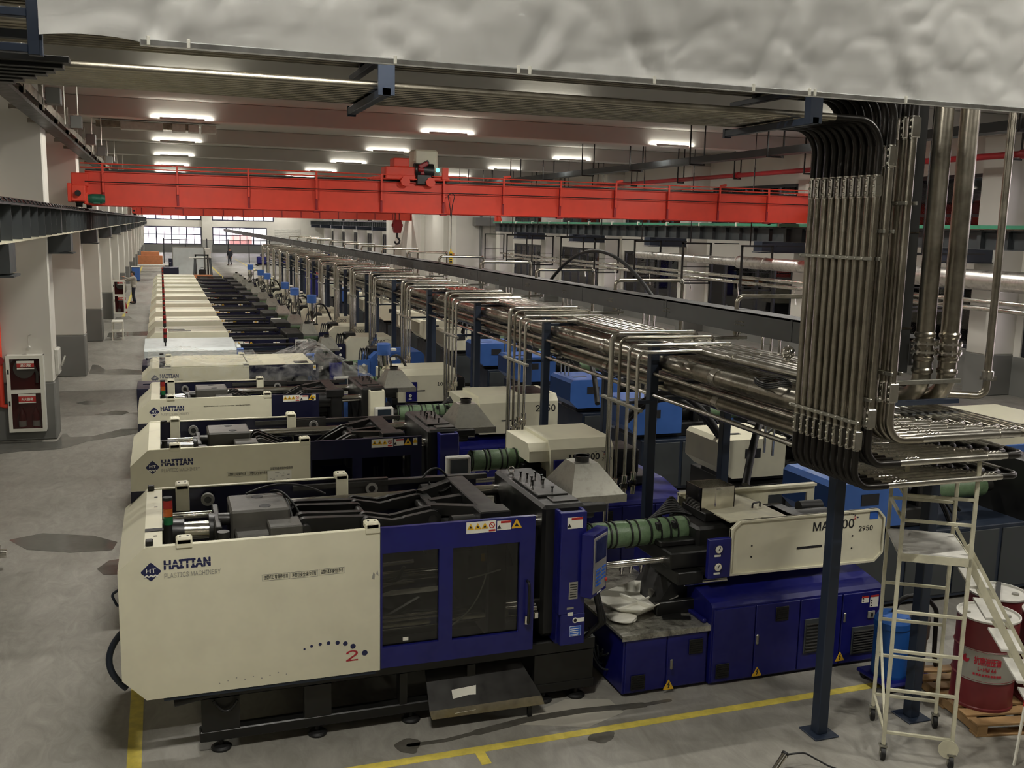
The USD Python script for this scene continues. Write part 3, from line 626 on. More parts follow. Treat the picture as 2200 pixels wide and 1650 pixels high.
# two big downcomers that elbow onto the rack, and the thin one to their right
def downcomer(x, y, r, label, zel, yend, mt='dull_steel_pipe', flange=True):
    T = thing('vertical_pipe', label, 'pipe')
    obj('shaft', MB().cyl((x, y, zel+.5), (x, y, ZS-.01), r, 18, caps=False), mt, T)
    obj('elbow', MB().ring(fillet([(x, y, zel+.5), (x, y, zel), (x, y+.6, zel)], .30, 10), r, 18, False), mt, T)
    obj('run', MB().cyl((x, y+.3, zel), (x, yend, zel), r, 14), 'steel_pipe', T)
    if flange:
        for z in (zel+.40, zel+.62):
            obj('weld_collar', MB().lathe([(r, -.03), (r*1.14, -.012), (r*1.14, .012), (r, .03)], (x, y, z), 18), mt, T)
        for z in (zel+.46, zel+.54):
            m = MB().cyl((x, y, z-.01), (x, y, z+.01), r*1.42, 20)
            for a in range(8): m.cyl((x+r*1.28*math.cos(a*PI/4+.3), y+r*1.28*math.sin(a*PI/4+.3), z-.025), (x+r*1.28*math.cos(a*PI/4+.3), y+r*1.28*math.sin(a*PI/4+.3), z+.025), .011, 6)
            obj('flange', m, 'steel_pipe', T)
        obj('collar', MB().lathe([(r, -.03), (r*1.16, -.012), (r*1.16, .012), (r, .03)], (x, y, zel+.28), 18), mt, T)
    return T
downcomer(6.76, 7.42, .085, 'left one of the two thick vertical steel pipes, with bolted flange', 3.06, 60)
downcomer(6.96, 7.32, .085, 'right one of the two thick vertical steel pipes, with bolted flange', 3.06, 60)
T = thing('vertical_pipe', 'thin vertical steel pipe right of the two thick flanged pipes', 'pipe')
obj('shaft', MB().cyl((8.66, 8.5, 3.05), (8.66, 8.5, ZS), .042, 14, caps=False), 'dull_steel_pipe', T)
obj('elbow', MB().ring(fillet([(8.66, 8.5, 3.05), (8.66, 8.5, 2.84), (8.2, 8.75, 2.84)], .16, 8), .042, 14, False), 'dull_steel_pipe', T)
obj('run', MB().cyl((8.3, 8.69, 2.84), (7.6, 9.07, 2.84), .042, 14), 'steel_pipe', T)
obj('union', MB().lathe([(.042, -.05), (.066, -.04), (.066, .04), (.042, .05)], (8.66, 8.5, 3.08), 14).box(8.6, 8.75, 8.45, 8.55, 3.02, 3.06), 'steel_pipe', T)
# the grey cable duct: runs along the rack, then turns up at the near end
D = thing('cable_duct', 'wide dark grey sheet metal cable duct along the rack turning up at its near end', 'cable duct')
obj('run', MB().box(6.76, 6.79, 7.6, 118, 3.36, 3.62).box(6.79, 7.05, 7.6, 118, 3.36, 3.38).box(6.76, 7.06, 7.6, 118, 3.60, 3.625), 'tray_paint', D)
obj('riser', MB().box(6.22, 6.70, 7.55, 7.66, 3.30, ZS), 'tray_paint', D)
obj('riser_side', MB().box(6.22, 6.24, 7.53, 7.55, 3.30, ZS), 'dark_steel_paint', D)
obj('seam', MB().box(6.21, 6.71, 7.54, 7.55, 3.72, 3.735).box(6.21, 6.71, 7.54, 7.55, 4.62, 4.63), 'dull_steel_pipe', D)
for k in range(22):
    y = 8.6+k*1.9; m = MB()
    for z in (3.455, 3.495):
        for j in range(6): m.box(6.752, 6.761, y+j*.035, y+j*.035+.022, z-.004, z+.004)
    obj('vent_slots', m, 'dull_steel_pipe', D)
for k in range(20): obj('joint_plate', MB().box(6.755, 6.762, 9.5+k*3, 9.54+k*3, 3.37, 3.615), 'tray_paint', D)
obj('black_hose', MB().tube(arc_pts((7.0, 13.4, 3.6), (7.0, 17.6, 3.6), -.62, 22), .03, 8), 'black_rubber', label='black hose arched high over the grey cable duct', cat='hose')
# drop pipes to every machine on the aisle side, with their strut bars and valves
DROPS = [10.02, 13.75, 17.45, 21.1, 24.8, 27.6, 30.4, 33.6, 36.7, 39.9, 42.95, 45.85, 48.55, 51.15, 53.95]
first = None
def drop_parts(T):
    for j, (dy, r, z) in enumerate([(.74, .033, 3.30), (.50, .019, 3.27), (.26, .021, 3.21), (.03, .021, 3.16)]):
        zb = .9 if j == 0 else 1.45+.1*j
        obj('drop', MB().tube([(6.25+.1*j, dy, 3.24), (6.25+.1*j, dy, z+.05), (5.1, dy, z+.05), (5.1, dy, zb)], r, 10, .09, 6), 'steel_pipe' if j != 1 else 'dull_steel_pipe', T)
        if j:
            m = MB().cyl((5.1, dy, zb-.03), (5.1, dy, zb+.06), r*1.7, 10).box(5.06, 5.14, dy-.012, dy+.012, zb-.12, zb-.03, .004).cyl((5.1, dy, zb-.2), (5.1, dy, zb-.1), r*1.3, 10).bar((5.1, dy, zb-.07), (5.02, dy-.05, zb-.03), .014)
            obj('valve', m, 'chrome', T)
    obj('strut', MB().box(5.07, 5.11, -.12, .92, 2.54, 2.58, .004).box(5.055, 5.07, -.12, .92, 2.548, 2.572), 'galvanised', T)
    obj('strut_arm', MB().box(5.1, 5.65, .6, .64, 2.50, 2.54), 'post_paint', T)
for k, y in enumerate(DROPS):
    lb = f'{ORD[k]} set of bent steel drop pipes from the camera, aisle side of the rack'
    if first is None: first = thing('drop_pipes', lb, 'drop pipes', (0, y, 0)); drop_parts(first)
    else: dup(first, 'drop_pipes', lb, (0, y, 0))
firstR = None
for k in range(14):
    y = 10.9+3.6*k; lb = f'{ORD[k]} hoop of steel pipe bending down beyond the cable duct from the camera'
    if firstR is None:
        firstR = thing('hoop_pipe', lb, 'drop pipes', (0, y, 0))
        obj('hoop', MB().tube([(6.9, 0, 3.30), (6.9, 0, 3.78), (8.12, 0, 3.78), (8.12, 0, 1.9)], .03, 10, .08, 6), 'dull_steel_pipe', firstR)
        obj('elbow_joint', MB().sphere((8.1, 0, 3.77), .045, 10), 'steel_pipe', firstR)
        for j in range(3): obj('drop', MB().tube([(7.1+.1*j, .25+.2*j, 3.2), (7.1+.1*j, .25+.2*j, 3.3), (7.75, .25+.2*j, 3.3), (7.75, .25+.2*j, 1.6)], .018, 8, .07, 5), 'steel_pipe', firstR)
        obj('strut', MB().box(7.73, 7.77, .1, .95, 2.52, 2.55), 'galvanised', firstR)
    else: dup(firstR, 'hoop_pipe', lb, (0, y, 0))
# right side of the hall: silver air duct, two steel pipes and their black hanger frames
A = thing('air_duct', 'thick silver insulated air duct along the right side of the hall', 'duct')
prof = [(38, .15), (30.2, .15), (30.0, .20), (22.6, .20), (22.2, .25), (17.6, .25), (17.2, .30), (6, .30)]
obj('tube', MB().ring(np.array([(19, 38.3, 3.55)]+[(19, y, 3.55) for y, r in prof]), [.02]+[r for y, r in prof], 24), 'duct_silver', A)
for y, r in ((36, .155), (33, .155), (30, .21), (28.4, .205), (26.5, .205), (24.6, .205), (22, .26), (20, .255), (18.5, .255), (16.9, .31), (15, .305), (12, .305)):
    obj('band', MB().cyl((19, y-.02, 3.55), (19, y+.02, 3.55), r+.012, 24), 'duct_silver', A)
for (x, z, r, lb) in ((18.7, 3.06, .055, 'upper bright steel pipe below the silver air duct'), (18.95, 2.86, .06, 'lower steel pipe below the silver air duct')):
    T = thing('wall_pipe', lb, 'pipe'); obj('pipe', MB().cyl((x, 7, z), (x, 55, z), r, 14), 'steel_pipe', T)
    for k in range(14):
        y = 10+k*3.3; obj('branch', MB().tube([(x, y, z), (x-.12, y, z-.06), (x-.2, y-.25, z-.5)], .02, 6, .05), 'steel_pipe', T) if z < 3 else obj('coupling', MB().cyl((x, y-.08, z), (x, y+.08, z), r*1.15, 12), 'steel_pipe', T)
for k in range(12):
    y = 12.8+k*4.0; H = thing('hanger_frame', f'{ORD[k]} rectangular black hanger frame round the right-hand pipes from the camera', 'hanger', (18.9, y, 0))
    obj('frame', MB().box(-.62, -.56, -.03, .03, 2.62, 4.16).box(.56, .62, -.03, .03, 2.62, 4.16).box(-.62, .62, -.03, .03, 4.10, 4.16).box(-.62, .62, -.03, .03, 2.62, 2.68), 'black_iron', H)
    obj('crossbar', MB().box(-.56, .56, -.025, .025, 2.74, 2.78).box(-.56, .56, -.012, .012, 3.24, 3.27), 'black_iron', H)
    obj('rod', MB().box(.75, 1.8, -.02, .02, 4.12, 4.16).box(-.3, -.27, -.015, .015, 4.16, 6.7).cyl((-.285, 0, 6.7), (-.285, 0, 8), .012, 6), 'black_iron', H)
# ---------------------------------------------------------------- overhead travelling cranes
def crane(yc, label, xa, xb, detail):
    C = thing('overhead_crane', label, 'crane', (0, yc, 0)); zb, zt = 4.93, 5.74; H = 1.1
    for y in (-H, H):
        g = MB().box(xa, xb, y-.22, y-.205, zb, zt).box(xa, xb, y+.205, y+.22, zb, zt).box(xa, xb, y-.28, y+.28, zt, zt+.015).box(xa, xb, y-.28, y+.28, zb-.02, zb)
        obj('top_plate', MB().box(xa, xb, y-.275, y+.275, zt+.016, zt+.02), 'bounce_cut_grey', C)  # unseen grey plate added to cut the red bounce upward
        obj('girder', g, 'red_paint', C)
        obj('trolley_rail', MB().box(xa, xb, y-.03, y+.03, zt+.02, zt+.07), 'mid_iron', C)
    n = 13 if detail else 15
    for k in range(n):
        x = xa+.42+k*(xb-xa-.84)/(n-1)
        obj('web_stiffener', MB().box(x-.03, x+.03, -H-.27, -H-.22, zb, zt, .005), 'dark_red_paint', C)
        if detail:
            obj('stanchion', MB().box(x-.025, x+.025, -H-.33, -H-.29, zb+.3, zt+.22).box(x-.02, x+.02, -H-.30, -H-.22, zb+.42, zb+.46), 'red_paint', C)
            obj('lug', MB().box(x-.08, x+.1, -H-.26, -H-.12, zb-.07, zb-.02, .005), 'dark_red_paint', C) if k % 2 else None
            obj('lamp_bracket', MB().obox((x+.1, -H-.31, zt+.26), (.22, .06, .07), ry=-.15, b=.01), 'red_paint', C) if k % 2 == 0 and k > 5 else None
    obj('seam', MB().box(xa, xb, -H-.228, -H-.22, zb+.55, zb+.56), 'dark_red_paint', C)
    if detail:
        for z in (zt+.10, zt+.2): obj('hand_rail', MB().cyl((xa-.1, -H-.31, z), (xb, -H-.31, z), .016, 8), 'red_paint', C)
        obj('cable_track', MB().cyl((xa, -H-.34, zb+.56), (xb, -H-.34, zb+.56), .012, 6), 'black_iron', C)
    for x in (xa-.12, xb+.12):   # end carriages with wheels
        obj('end_carriage', MB().box(x-.16, x+.16, -H-1.0, H+1.0, 4.98, 5.38, .02).box(x-.2, x+.2, -H-.32, H+.32, 5.36, 5.70, .02), 'red_paint', C)
        for y in (-H-.75, H+.75): obj('wheel', MB().cyl((x-.07, y, 5.0), (x+.07, y, 5.0), .155, 18).cyl((x-.09, y, 5.0), (x+.09, y, 5.0), .06, 10), 'black_iron', C)
        obj('buffer', MB().cyl((x, -H-1.12, 5.18), (x, -H-1.0, 5.18), .07, 10), 'black_rubber', C)
    if not detail: return C
    mo = MB().lathe([(0, -.2), (.1, -.2), (.12, -.1), (.12, .12), (.09, .2), (0, .2)], (xa+.27, -H-.62, 5.06), 12, axis='x').box(xa+.2, xa+.35, -H-.7, -H-.55, 4.94, 5.0)
    obj('travel_motor', mo, 'green_paint', C)
    obj('gearbox', MB().box(xa-.02, xa+.08, -H-.75, -H-.5, 4.92, 5.22, .02).box(xa-.36, xa-.28, -H-1.0, -H-.2, 4.97, 5.42, .01), 'red_paint', C)
    obj('far_motor', MB().lathe([(0, -.18), (.1, -.18), (.11, .1), (0, .18)], (xb-.2, -H-.6, 5.06), 12, axis='x').box(xb-.3, xb-.12, -H-.45, -H-.3, 5.05, 5.3, .02), 'dark_red_paint', C)
    obj('control_box', MB().box(xb-.75, xb-.05, -H-.5, -H-.15, 5.83, 6.17, .02).box(xb-.42, xb-.40, -H-.51, -H-.5, 5.9, 6.1), 'label_white', C)
    obj('box_frame', MB().box(xb-1.0, xb+.02, -H-.5, -H-.1, 5.77, 5.83), 'red_paint', C)
    return C
crane(28.75, 'nearer red double girder overhead crane with handrail spanning the hall', -1.75, 20.45, True)
crane(84.2, 'farther red overhead crane seen below the girder of the nearer one', -1.75, 20.45, False)
T = thing('crane_trolley', 'red crab trolley with cream motor hood on top of the near crane', 'trolley', (6.85, 28.75, 0)); z = 5.81
obj('frame', MB().box(-.95, .9, -1.35, -1.15, z, z+.14, .01).box(-.95, .9, 1.1, 1.3, z, z+.14, .01).box(-.9, -.72, -1.2, 1.2, z+.02, z+.16).box(.7, .88, -1.2, 1.2, z+.02, z+.16), 'red_paint', T)
obj('housing', MB().box(-.95, -.1, -1.42, -.8, z+.02, z+.36, .02), 'red_paint', T)
obj('upper_box', MB().box(-.72, -.28, -1.4, -.9, z+.36, z+.60, .02), 'red_paint', T)
obj('motor_hood', MB().box(-.06, .62, -1.1, -.4, z+.24, z+.88, .05), 'cream_paint', T)
obj('winch', MB().cyl((-.12, -1.3, z+.28), (.42, -1.3, z+.28), .2, 16).obox((.14, -1.36, z+.46), (.3, .12, .1), ry=-.5).box(-.08, .36, -1.45, -1.15, z-.12, z+.2, .03), 'black_iron', T)
obj('gearbox', MB().obox((.1, -1.48, z+.42), (.28, .1, .12), ry=-.45, b=.02).box(.02, .14, -1.5, -1.4, z+.16, z+.32, .02).cyl((-.05, -1.5, z+.3), (.1, -1.5, z+.3), .06, 10), 'dark_red_paint', T)
for x in (-.42, .3): obj('hook_block', MB().prism([(x-.13, z-.02), (x-.1, z-.12), (x-.02, z-.16), (x+.1, z-.16), (x+.14, z-.04), (x+.1, z+.06), (x, z+.1), (x-.06, z+.08)], -1.52, -1.42, 'y'), 'red_paint', T)
obj('side_plate', MB().box(.66, .84, -1.44, -1.36, z+.05, z+.38, .01), 'red_paint', T)
obj('pilot_lamp', MB().sphere((.52, -1.46, z+.3), .06, 10), 'led_green', T)
for x in (-.7, .65):
    for y in (-1.1, 1.1): obj('wheel', MB().cyl((x, y-.05, z+.06), (x, y+.05, z+.06), .08, 12), 'black_iron', T)
H = thing('crane_hook', 'dark crane hook block hanging on ropes below the near crane', 'hook', (6.55, 28.75, 0))
obj('ropes', MB().cyl((-.06, 0, 4.7), (-.06, 0, 5.9), .012, 6).cyl((.06, 0, 4.7), (.06, 0, 5.9), .012, 6), 'black_iron', H)
obj('block', MB().prism([(-.1, 4.72), (-.14, 4.55), (-.09, 4.34), (.09, 4.34), (.14, 4.55), (.1, 4.72)], -.09, .09, 'y').cyl((-.16, 0, 4.56), (.16, 0, 4.56), .05, 10), 'dark_red_paint', H)
obj('hook', MB().tube([(0, 0, 4.36), (0, 0, 4.22), (.08, 0, 4.14), (.06, 0, 4.04), (-.03, 0, 4.02), (-.08, 0, 4.1)], .028, 8, .05), 'black_iron', H)
Pn = thing('crane_pendant', 'yellow push button pendant hanging on a cable below the near crane', 'control pendant', (7.75, 27.2, 0))
obj('cable', MB().tube([(0, 0, 3.86), (0, 0, 4.8), (.03, 0, 5.15), (.10, 0, 5.42), (0, 0, 5.5), (-.1, 0, 5.42), (-.02, 0, 5.0), (-.02, 0, 4.85)], .012, 6, .06), 'black_rubber', Pn)
obj('body', MB().box(-.05, .05, -.04, .04, 3.38, 3.86, .015).cyl((0, 0, 3.86), (0, 0, 3.94), .02, 8), 'yellow_paint', Pn)
bt = MB()
for k in range(6): bt.box(-.045, .03, -.052, -.038, 3.42+k*.07, 3.455+k*.07, .004)
obj('buttons', bt, 'ink_black', Pn)
obj('side_guard', MB().box(.05, .1, -.03, .03, 3.74, 3.82), 'orange_paint', Pn)
# ---------------------------------------------------------------- injection moulding machines, aisle side row
def triangle(cx, cz, s): return Polygon([(cx-s*.58, cz-s*.45), (cx+s*.58, cz-s*.45), (cx, cz+s*.55)]).buffer(s*.06)
def capsule(p, q, r0, r1): return unary_union([Point(p).buffer(r0, 10), Point(q).buffer(r1, 10)]).convex_hull
def rrect(x0, x1, z0, z1, r): return sbox(x0+r, z0+r, x1-r, z1-r).buffer(r, 4)
class Kit:
    """builder of one machine: coordinates of the nearest machine, scaled"""
    def __init__(s, T, sx, sy, sz): s.T = T; s.k = np.array([sx, sy, sz])
    def mb(s): return MB(lambda v: (v+[.42, 0, 0])*s.k)
    def part(s, name, m, mt, parent=None, label=None): return obj(name, m, mt, parent or s.T, label=label)
def warn_labels(K, x, z, y, n=3, ban=True, extra=True, tri=True):
    m = K.mb(); on_front(m, sbox(x, z, x+.285, z+.108), 0, 0, y); lb = K.part('warning_label', m, 'label_white')
    t = K.mb(); i = K.mb()
    for k in range(n): on_front(t, triangle(x+.04+k*.068, z+.062, .05), 0, 0, y, .004); on_front(i, triangle(x+.04+k*.068, z+.060, .02), 0, 0, y, .006)
    K.part('warning_sign', t, 'label_yellow', lb); K.part('warning_symbol', i, 'ink_black', lb)
    if ban:
        r = K.mb(); on_front(r, Point(x+.245, z+.064).buffer(.028).difference(Point(x+.245, z+.064).buffer(.021)).union(LineString([(x+.228, z+.08), (x+.262, z+.047)]).buffer(.004)), 0, 0, y, .004)
        on_front(r, sbox(x+.215, z+.008, x+.278, z+.024), 0, 0, y, .004); K.part('prohibition_sign', r, 'label_red', lb)
    if extra:
        m = K.mb(); on_front(m, sbox(x+.295, z+.01, x+.43, z+.098), 0, 0, y); l2 = K.part('warning_label', m, 'label_white')
        r = K.mb(); on_front(r, sbox(x+.33, z+.075, x+.428, z+.095), 0, 0, y, .004); K.part('red_band', r, 'label_red', l2)
        r = K.mb(); on_front(r, triangle(x+.315, z+.04, .03), 0, 0, y, .004); K.part('warning_symbol', r, 'ink_black', l2)
    if tri:
        t = K.mb(); on_front(t, triangle(x+.485, z+.055, .078), 0, 0, y); t2 = K.part('warning_triangle', t, 'label_yellow')
        t = K.mb(); on_front(t, triangle(x+.485, z+.05, .03), 0, 0, y, .004); K.part('warning_symbol', t, 'ink_black', t2)
def brand(K, x, z, s=1.0, sub=True):
    """diamond badge, HAITIAN with a cut through it, PLASTICS MACHINERY below"""
    m = K.mb(); on_front(m, Polygon([(x, z+.065*s), (x+.065*s, z), (x, z-.065*s), (x-.065*s, z)]).buffer(.012*s), 0, 0, 0); bd = K.part('badge', m, 'ink_navy')
    h = lettering('HT', .034*s, bold=2, stretch=1.25); w = h.bounds[2]-h.bounds[0]
    m = K.mb(); on_front(m, h, x-w/2-h.bounds[0], z-.008*s, 0, .004)
    a = np.linspace(-.05, .05, 17); on_front(m, LineString([(x+t*s, z-.036*s+.006*s*math.cos(t*190)) for t in a]).buffer(.0055*s), 0, 0, 0, .004)
    K.part('badge_letters', m, 'label_white', bd)
    h = lettering('HAITIAN', .07*s, bold=5, stretch=1.02); b = h.bounds; k = .37*s/(b[2]-b[0])
    h = affinity.scale(h, k, 1, origin=(0, 0)); cut = Polygon([(-.02, .030*s), (.5*s, .030*s), (.5*s, .036*s), (-.02, .036*s)])
    slit = unary_union([LineString([(.055*s*j+.03*s, 0), (.055*s*j+.03*s, 0)]).buffer(.0001) for j in range(1)])
    m = K.mb(); on_front(m, h.difference(cut), x+.10*s-h.bounds[0], z+.012*s, 0); K.part('brand_lettering', m, 'ink_navy')
    if sub:
        h = lettering('PLASTICS MACHINERY', .04*s); k = .445*s/(h.bounds[2]-h.bounds[0]); m = K.mb()
        on_front(m, affinity.scale(h, k, 1, origin=(0, 0)), x+.10*s, z-.065*s, 0); K.part('brand_subtitle', m, 'ink_grey')
def swoosh(K, x, z, y, s=1.0, big=True, red='ink_red'):
    """arc of growing dots over a red 2 with a last dot"""
    m = K.mb()
    for k, (dx, dz) in enumerate([(0, 0), (.058, .018), (.13, .026), (.2, .028), (.275, .022), (.34, .006), (.405, -.026), (.505, -.098)]):
        on_front(m, Point(x+dx*s, z+dz*s).buffer((.009+.0022*k)*s, 8), 0, 0, y)
    K.part('dot_arc', m, 'ink_navy')
    h = lettering('2', .092*s, stretch=1.75); m = K.mb(); on_front(m, h, x+.325*s, z-.155*s, y); K.part('numeral', m, red)
def gauge(K, x, z, y):
    g = K.part('gauge', K.mb().cyl((x, y, z), (x, y-.025, z), .042, 18), 'chrome')
    K.part('dial', K.mb().cyl((x, y-.02, z), (x, y-.028, z), .034, 16), 'label_white', g)
    K.part('needle', K.mb().obox((x+.004, y-.03, z+.006), (.006, .003, .04), ry=.5), 'ink_black', g)
    K.part('name_plate', K.mb().box(x-.035, x+.035, y-.006, y, z-.085, z-.065), 'label_white')
def fume_hood(K, x0, x1, y0, y1, z0, z1, r=.075, skirt=.075):
    cx, cy = (x0+x1)/2-.03, (y0+y1)/2; n = 4
    a = np.array([[x0, y0, z0+skirt], [x1, y0, z0+skirt], [x1, y1, z0+skirt], [x0, y1, z0+skirt]]); t = .13
    b = np.array([[cx-t, cy-t, z1-.06], [cx+t, cy-t, z1-.06], [cx+t, cy+t, z1-.06], [cx-t, cy+t, z1-.06]])
    m = K.mb().add(np.vstack([a, b]), [[0, 1, 5, 4], [1, 2, 6, 5], [2, 3, 7, 6], [3, 0, 4, 7], [4, 5, 6, 7]])
    h = K.part('fume_hood', m, 'galvanised')
    e = .012; K.part('skirt', K.mb().box(x0-e, x1+e, y0-e, y0, z0, z0+skirt+.006).box(x0-e, x1+e, y1, y1+e, z0, z0+skirt+.006).box(x0-e, x0, y0, y1, z0, z0+skirt+.006).box(x1, x1+e, y0, y1, z0, z0+skirt+.006), 'galvanised', h)
    K.part('neck', K.mb().cyl((cx, cy, z1-.07), (cx, cy, z1), r, 20).cyl((cx, cy, z1-.02), (cx, cy, z1), r+.008, 20), 'mid_iron', h)
    K.part('stay', K.mb().bar((x0, y0, z0), (x0-.05, y0, z0-.35), .03).bar((x0, y1, z0), (x0-.05, y1, z0-.35), .03), 'black_iron', h)
def vent(K, x, z, s, y):
    v = K.part('vent', K.mb().box(x-s, x+s, y-.012, y, z-s, z+s, .004), 'black_iron'); m = K.mb()
    for k in range(6): m.box(x-s*.86, x+s*.86, y-.018, y-.01, z-s*.8+k*s*.3, z-s*.8+k*s*.3+s*.14)
    K.part('vent_slats', m, 'black_rubber', v)
def toggle(K, fold):
    zm = 1.80-fold
    for y in (.74, .90, 1.18, 1.34):
        K.part('toggle_link', K.mb().prism(capsule((1.18, 1.80), (1.74, zm), .085, .06).difference(Point(1.18, 1.8).buffer(.03)), y-.035, y+.035, 'y'), 'black_iron')
    for y in (.66, .82, 1.26, 1.42):
        lk = unary_union([capsule((1.76, zm), (1.98, zm-.02+fold*.3), .07, .045), capsule((1.98, zm-.02+fold*.3), (2.12, zm+fold*.6), .04, .04), capsule((2.12, zm+fold*.6), (2.38, 1.80), .045, .085)])
        K.part('toggle_link', K.mb().prism(lk, y-.03, y+.03, 'y'), 'black_iron')
    for x, z in ((1.18, 1.80), (1.75, zm), (2.38, 1.80)):
        K.part('toggle_pin', K.mb().cyl((x, .62, z), (x, 1.46, z), .042, 12), 'mid_iron')

def open_machine(label, yf, sx, sy, sz, model, opts, dx=0.0):
    T = thing('moulding_machine', label, 'machine', (-.42+dx, yf, 0)); K = Kit(T, sx, sy, sz); W = 1.9; g = opts.get
    near = g('near', False)
    # base frame and feet
    m = K.mb()
    for y in (.14, 1.62):
        m.box(.18, 3.92, y, y+.14, .10, .20, .01).box(-.02, 3.92, y, y+.14, .50, .63, .01)
        for a, b in ((.2, .52), (1.08, 1.32), (1.95, 2.02), (2.6, 2.68), (3.28, 3.9)): m.box(a, b, y, y+.14, .2, .5)
    m.box(.5, 3.9, .3, 1.6, .50, .56).box(3.3, 3.9, .28, 1.62, .1, .5); K.part('base_frame', m, 'black_iron')
    for x in (.36, 2.07, 3.40, 3.75, 1.2):
        for y in (.20, 1.69): K.part('foot', K.mb().lathe([(0, 0), (.085, 0), (.09, .02), (.07, .035), (.02, .045), (.02, .10), (0, .10)], (x, y, 0), 16), 'black_rubber')
    # white guards round the clamp unit
    pan = Polygon([(-.42, .825), (-.42, 1.765), (-.21, 1.95), (1.735, 1.95), (1.735, .632), (-.235, .632)])
    K.part('front_guard', K.mb().prism(pan, 0, .03, 'y').box(-.2, 1.735, .004, .06, 1.945, 1.952), 'cream_paint')
    sh = Polygon([(-.42, .825), (-.42, 1.765), (-.21, 1.95), (-.07, 1.95), (-.07, 1.935), (-.205, 1.935), (-.405, 1.757), (-.405, .83), (-.235, .66), (-.235, .632)])
    K.part('end_cover', K.mb().prism(sh, .03, W-.03, 'y'), 'cream_paint')
    K.part('back_guard', K.mb().prism(pan, W-.02, W, 'y').box(-.2, 1.735, W-.05, W, 1.944, 1.955), 'cream_paint')
    K.part('back_liner', K.mb().box(-.36, 1.72, W-.03, W-.021, .66, 1.935), 'navy_paint')
    K.part('skirt_rail', K.mb().box(-.1, 1.7, .01, .05, .60, .63), 'post_paint')
    if near:
        m = K.mb()
        for y in (.30, 1.2, 1.55): m.box(-.14, -.11, y, y+.02, 1.951, 1.953)
        m.box(-.21, -.06, .44, .52, 1.952, 1.956); K.part('slots', m, 'ink_black')
        K.part('latch', K.mb().box(-.2, -.14, .03, .1, 1.95, 2.0, .008).box(-.2, -.14, W-.1, W-.03, 1.95, 2.0, .008), 'black_iron')
    for x, y0, y1, zl in ((.10, -.012, .10, 1.925), (1.67, -.012, .12, 1.915), (.12, W-.16, W+.01, 1.74), (1.70, W-.16, W+.01, 1.72)):
        b = K.part('clamp_bracket', K.mb().box(x-.065, x+.065, y0, y1, 1.95, 2.015, .015).box(x-.065, x+.065, y0 if y0 > 1 else y0, (y0+.02), zl, 2.0, .006), 'cream_paint')
        m = K.mb()
        for e in (-.03, .03): m.cyl((x+e, (y0+y1)/2, 2.012), (x+e, (y0+y1)/2, 2.018), .010, 8)
        K.part('bolt_holes', m, 'ink_black', b)
    for x in ((.36, 2.02) if sx > .9 else (.18, .36, 1.98)):
        r = K.part('roller', K.mb().lathe([(.035, -.03), (.062, -.03), (.066, -.02), (.066, .02), (.062, .03), (.035, .03)], (x, W-.10, 1.83), 18, axis='y'), 'ink_pale_grey')
        K.part('roller_hub', K.mb().cyl((x, W-.07, 1.83), (x, W-.12, 1.83), .036, 12), 'black_iron', r)
    # signal tower
    tw = K.part('signal_tower', K.mb().cyl((-.02, .80, 1.70), (-.02, .80, 1.90), .035, 14).cyl((-.02, .80, 2.125), (-.02, .80, 2.15), .043, 14), 'black_rubber')
    if near or g('tower', True):
        for k, c in enumerate(('tower_green', 'tower_amber', 'tower_red')): K.part('lamp_segment', K.mb().cyl((-.02, .80, 1.90+k*.075), (-.02, .80, 1.972+k*.075), .041, 16), c, tw)
    # clamp mechanism
    K.part('clamp_cylinder', K.mb().cyl((-.08, 1.14, 1.72), (.12, 1.14, 1.72), .12, 18).cyl((.34, 1.14, 1.72), (.40, 1.14, 1.72), .15, 18).box(.38, .44, .72, 1.5, 1.55, 1.86, .01), 'black_iron')
    for a, b, r in (((.12, 1.14, 1.72), (.35, 1.14, 1.72), .085), ((.1, .36, 1.74), (.46, .36, 1.74), .05), ((.02, 1.52, 1.76), (.42, 1.52, 1.76), .035)): K.part('cylinder_rod', K.mb().cyl(a, b, r, 16), 'chrome')
    K.part('adjust_nut', K.mb().cyl((.44, .58, 1.62), (.44, .58, 1.86), .055, 14).box(.34, .56, .48, .66, 1.60, 1.68, .01).cyl((.42, 1.0, 1.85), (.52, 1.0, 1.85), .06, 12), 'mid_iron')
    rp = K.mb().box(.52, 1.06, .84, 1.42, 1.45, 1.96, .02).box(.55, 1.10, .60, .86, 1.3, 1.80, .015).box(.84, 1.14, .56, .86, 1.3, 1.87, .012).box(.55, 1.08, .30, 1.60, .70, 1.62, .02)
    rpp = K.part('rear_platen', rp, 'grey_iron'); m = K.mb()
    for x, y in ((.80, 1.30), (.84, .96)): m.cyl((x, y, 1.955), (x, y, 1.963), .055, 14)
    m.cyl((1.0, .50, 1.62), (1.0, .56, 1.62), .1, 16); K.part('platen_holes', m, 'ink_black', rpp)
    toggle(K, g('fold', 0.0))
    K.part('crosshead', K.mb().box(1.35, 1.5, .55, 1.5, 1.1, 1.45, .02).box(1.3, 2.3, .98, 1.06, 1.42, 1.55, .01).cyl((.9, 1.02, 1.3), (1.5, 1.02, 1.3), .06, 12), 'black_iron')
    mp = K.mb().box(2.78, 2.98, .14, 1.62, .75, 1.93, .02).box(2.70, 3.0, .12, .36, 1.86, 1.99, .012).box(2.78, 2.98, .14, 1.62, 1.9, 1.95, .01)
    for y in (.74, 1.34): mp.box(2.3, 2.8, y-.12, y+.12, 1.45, 1.74, .02)
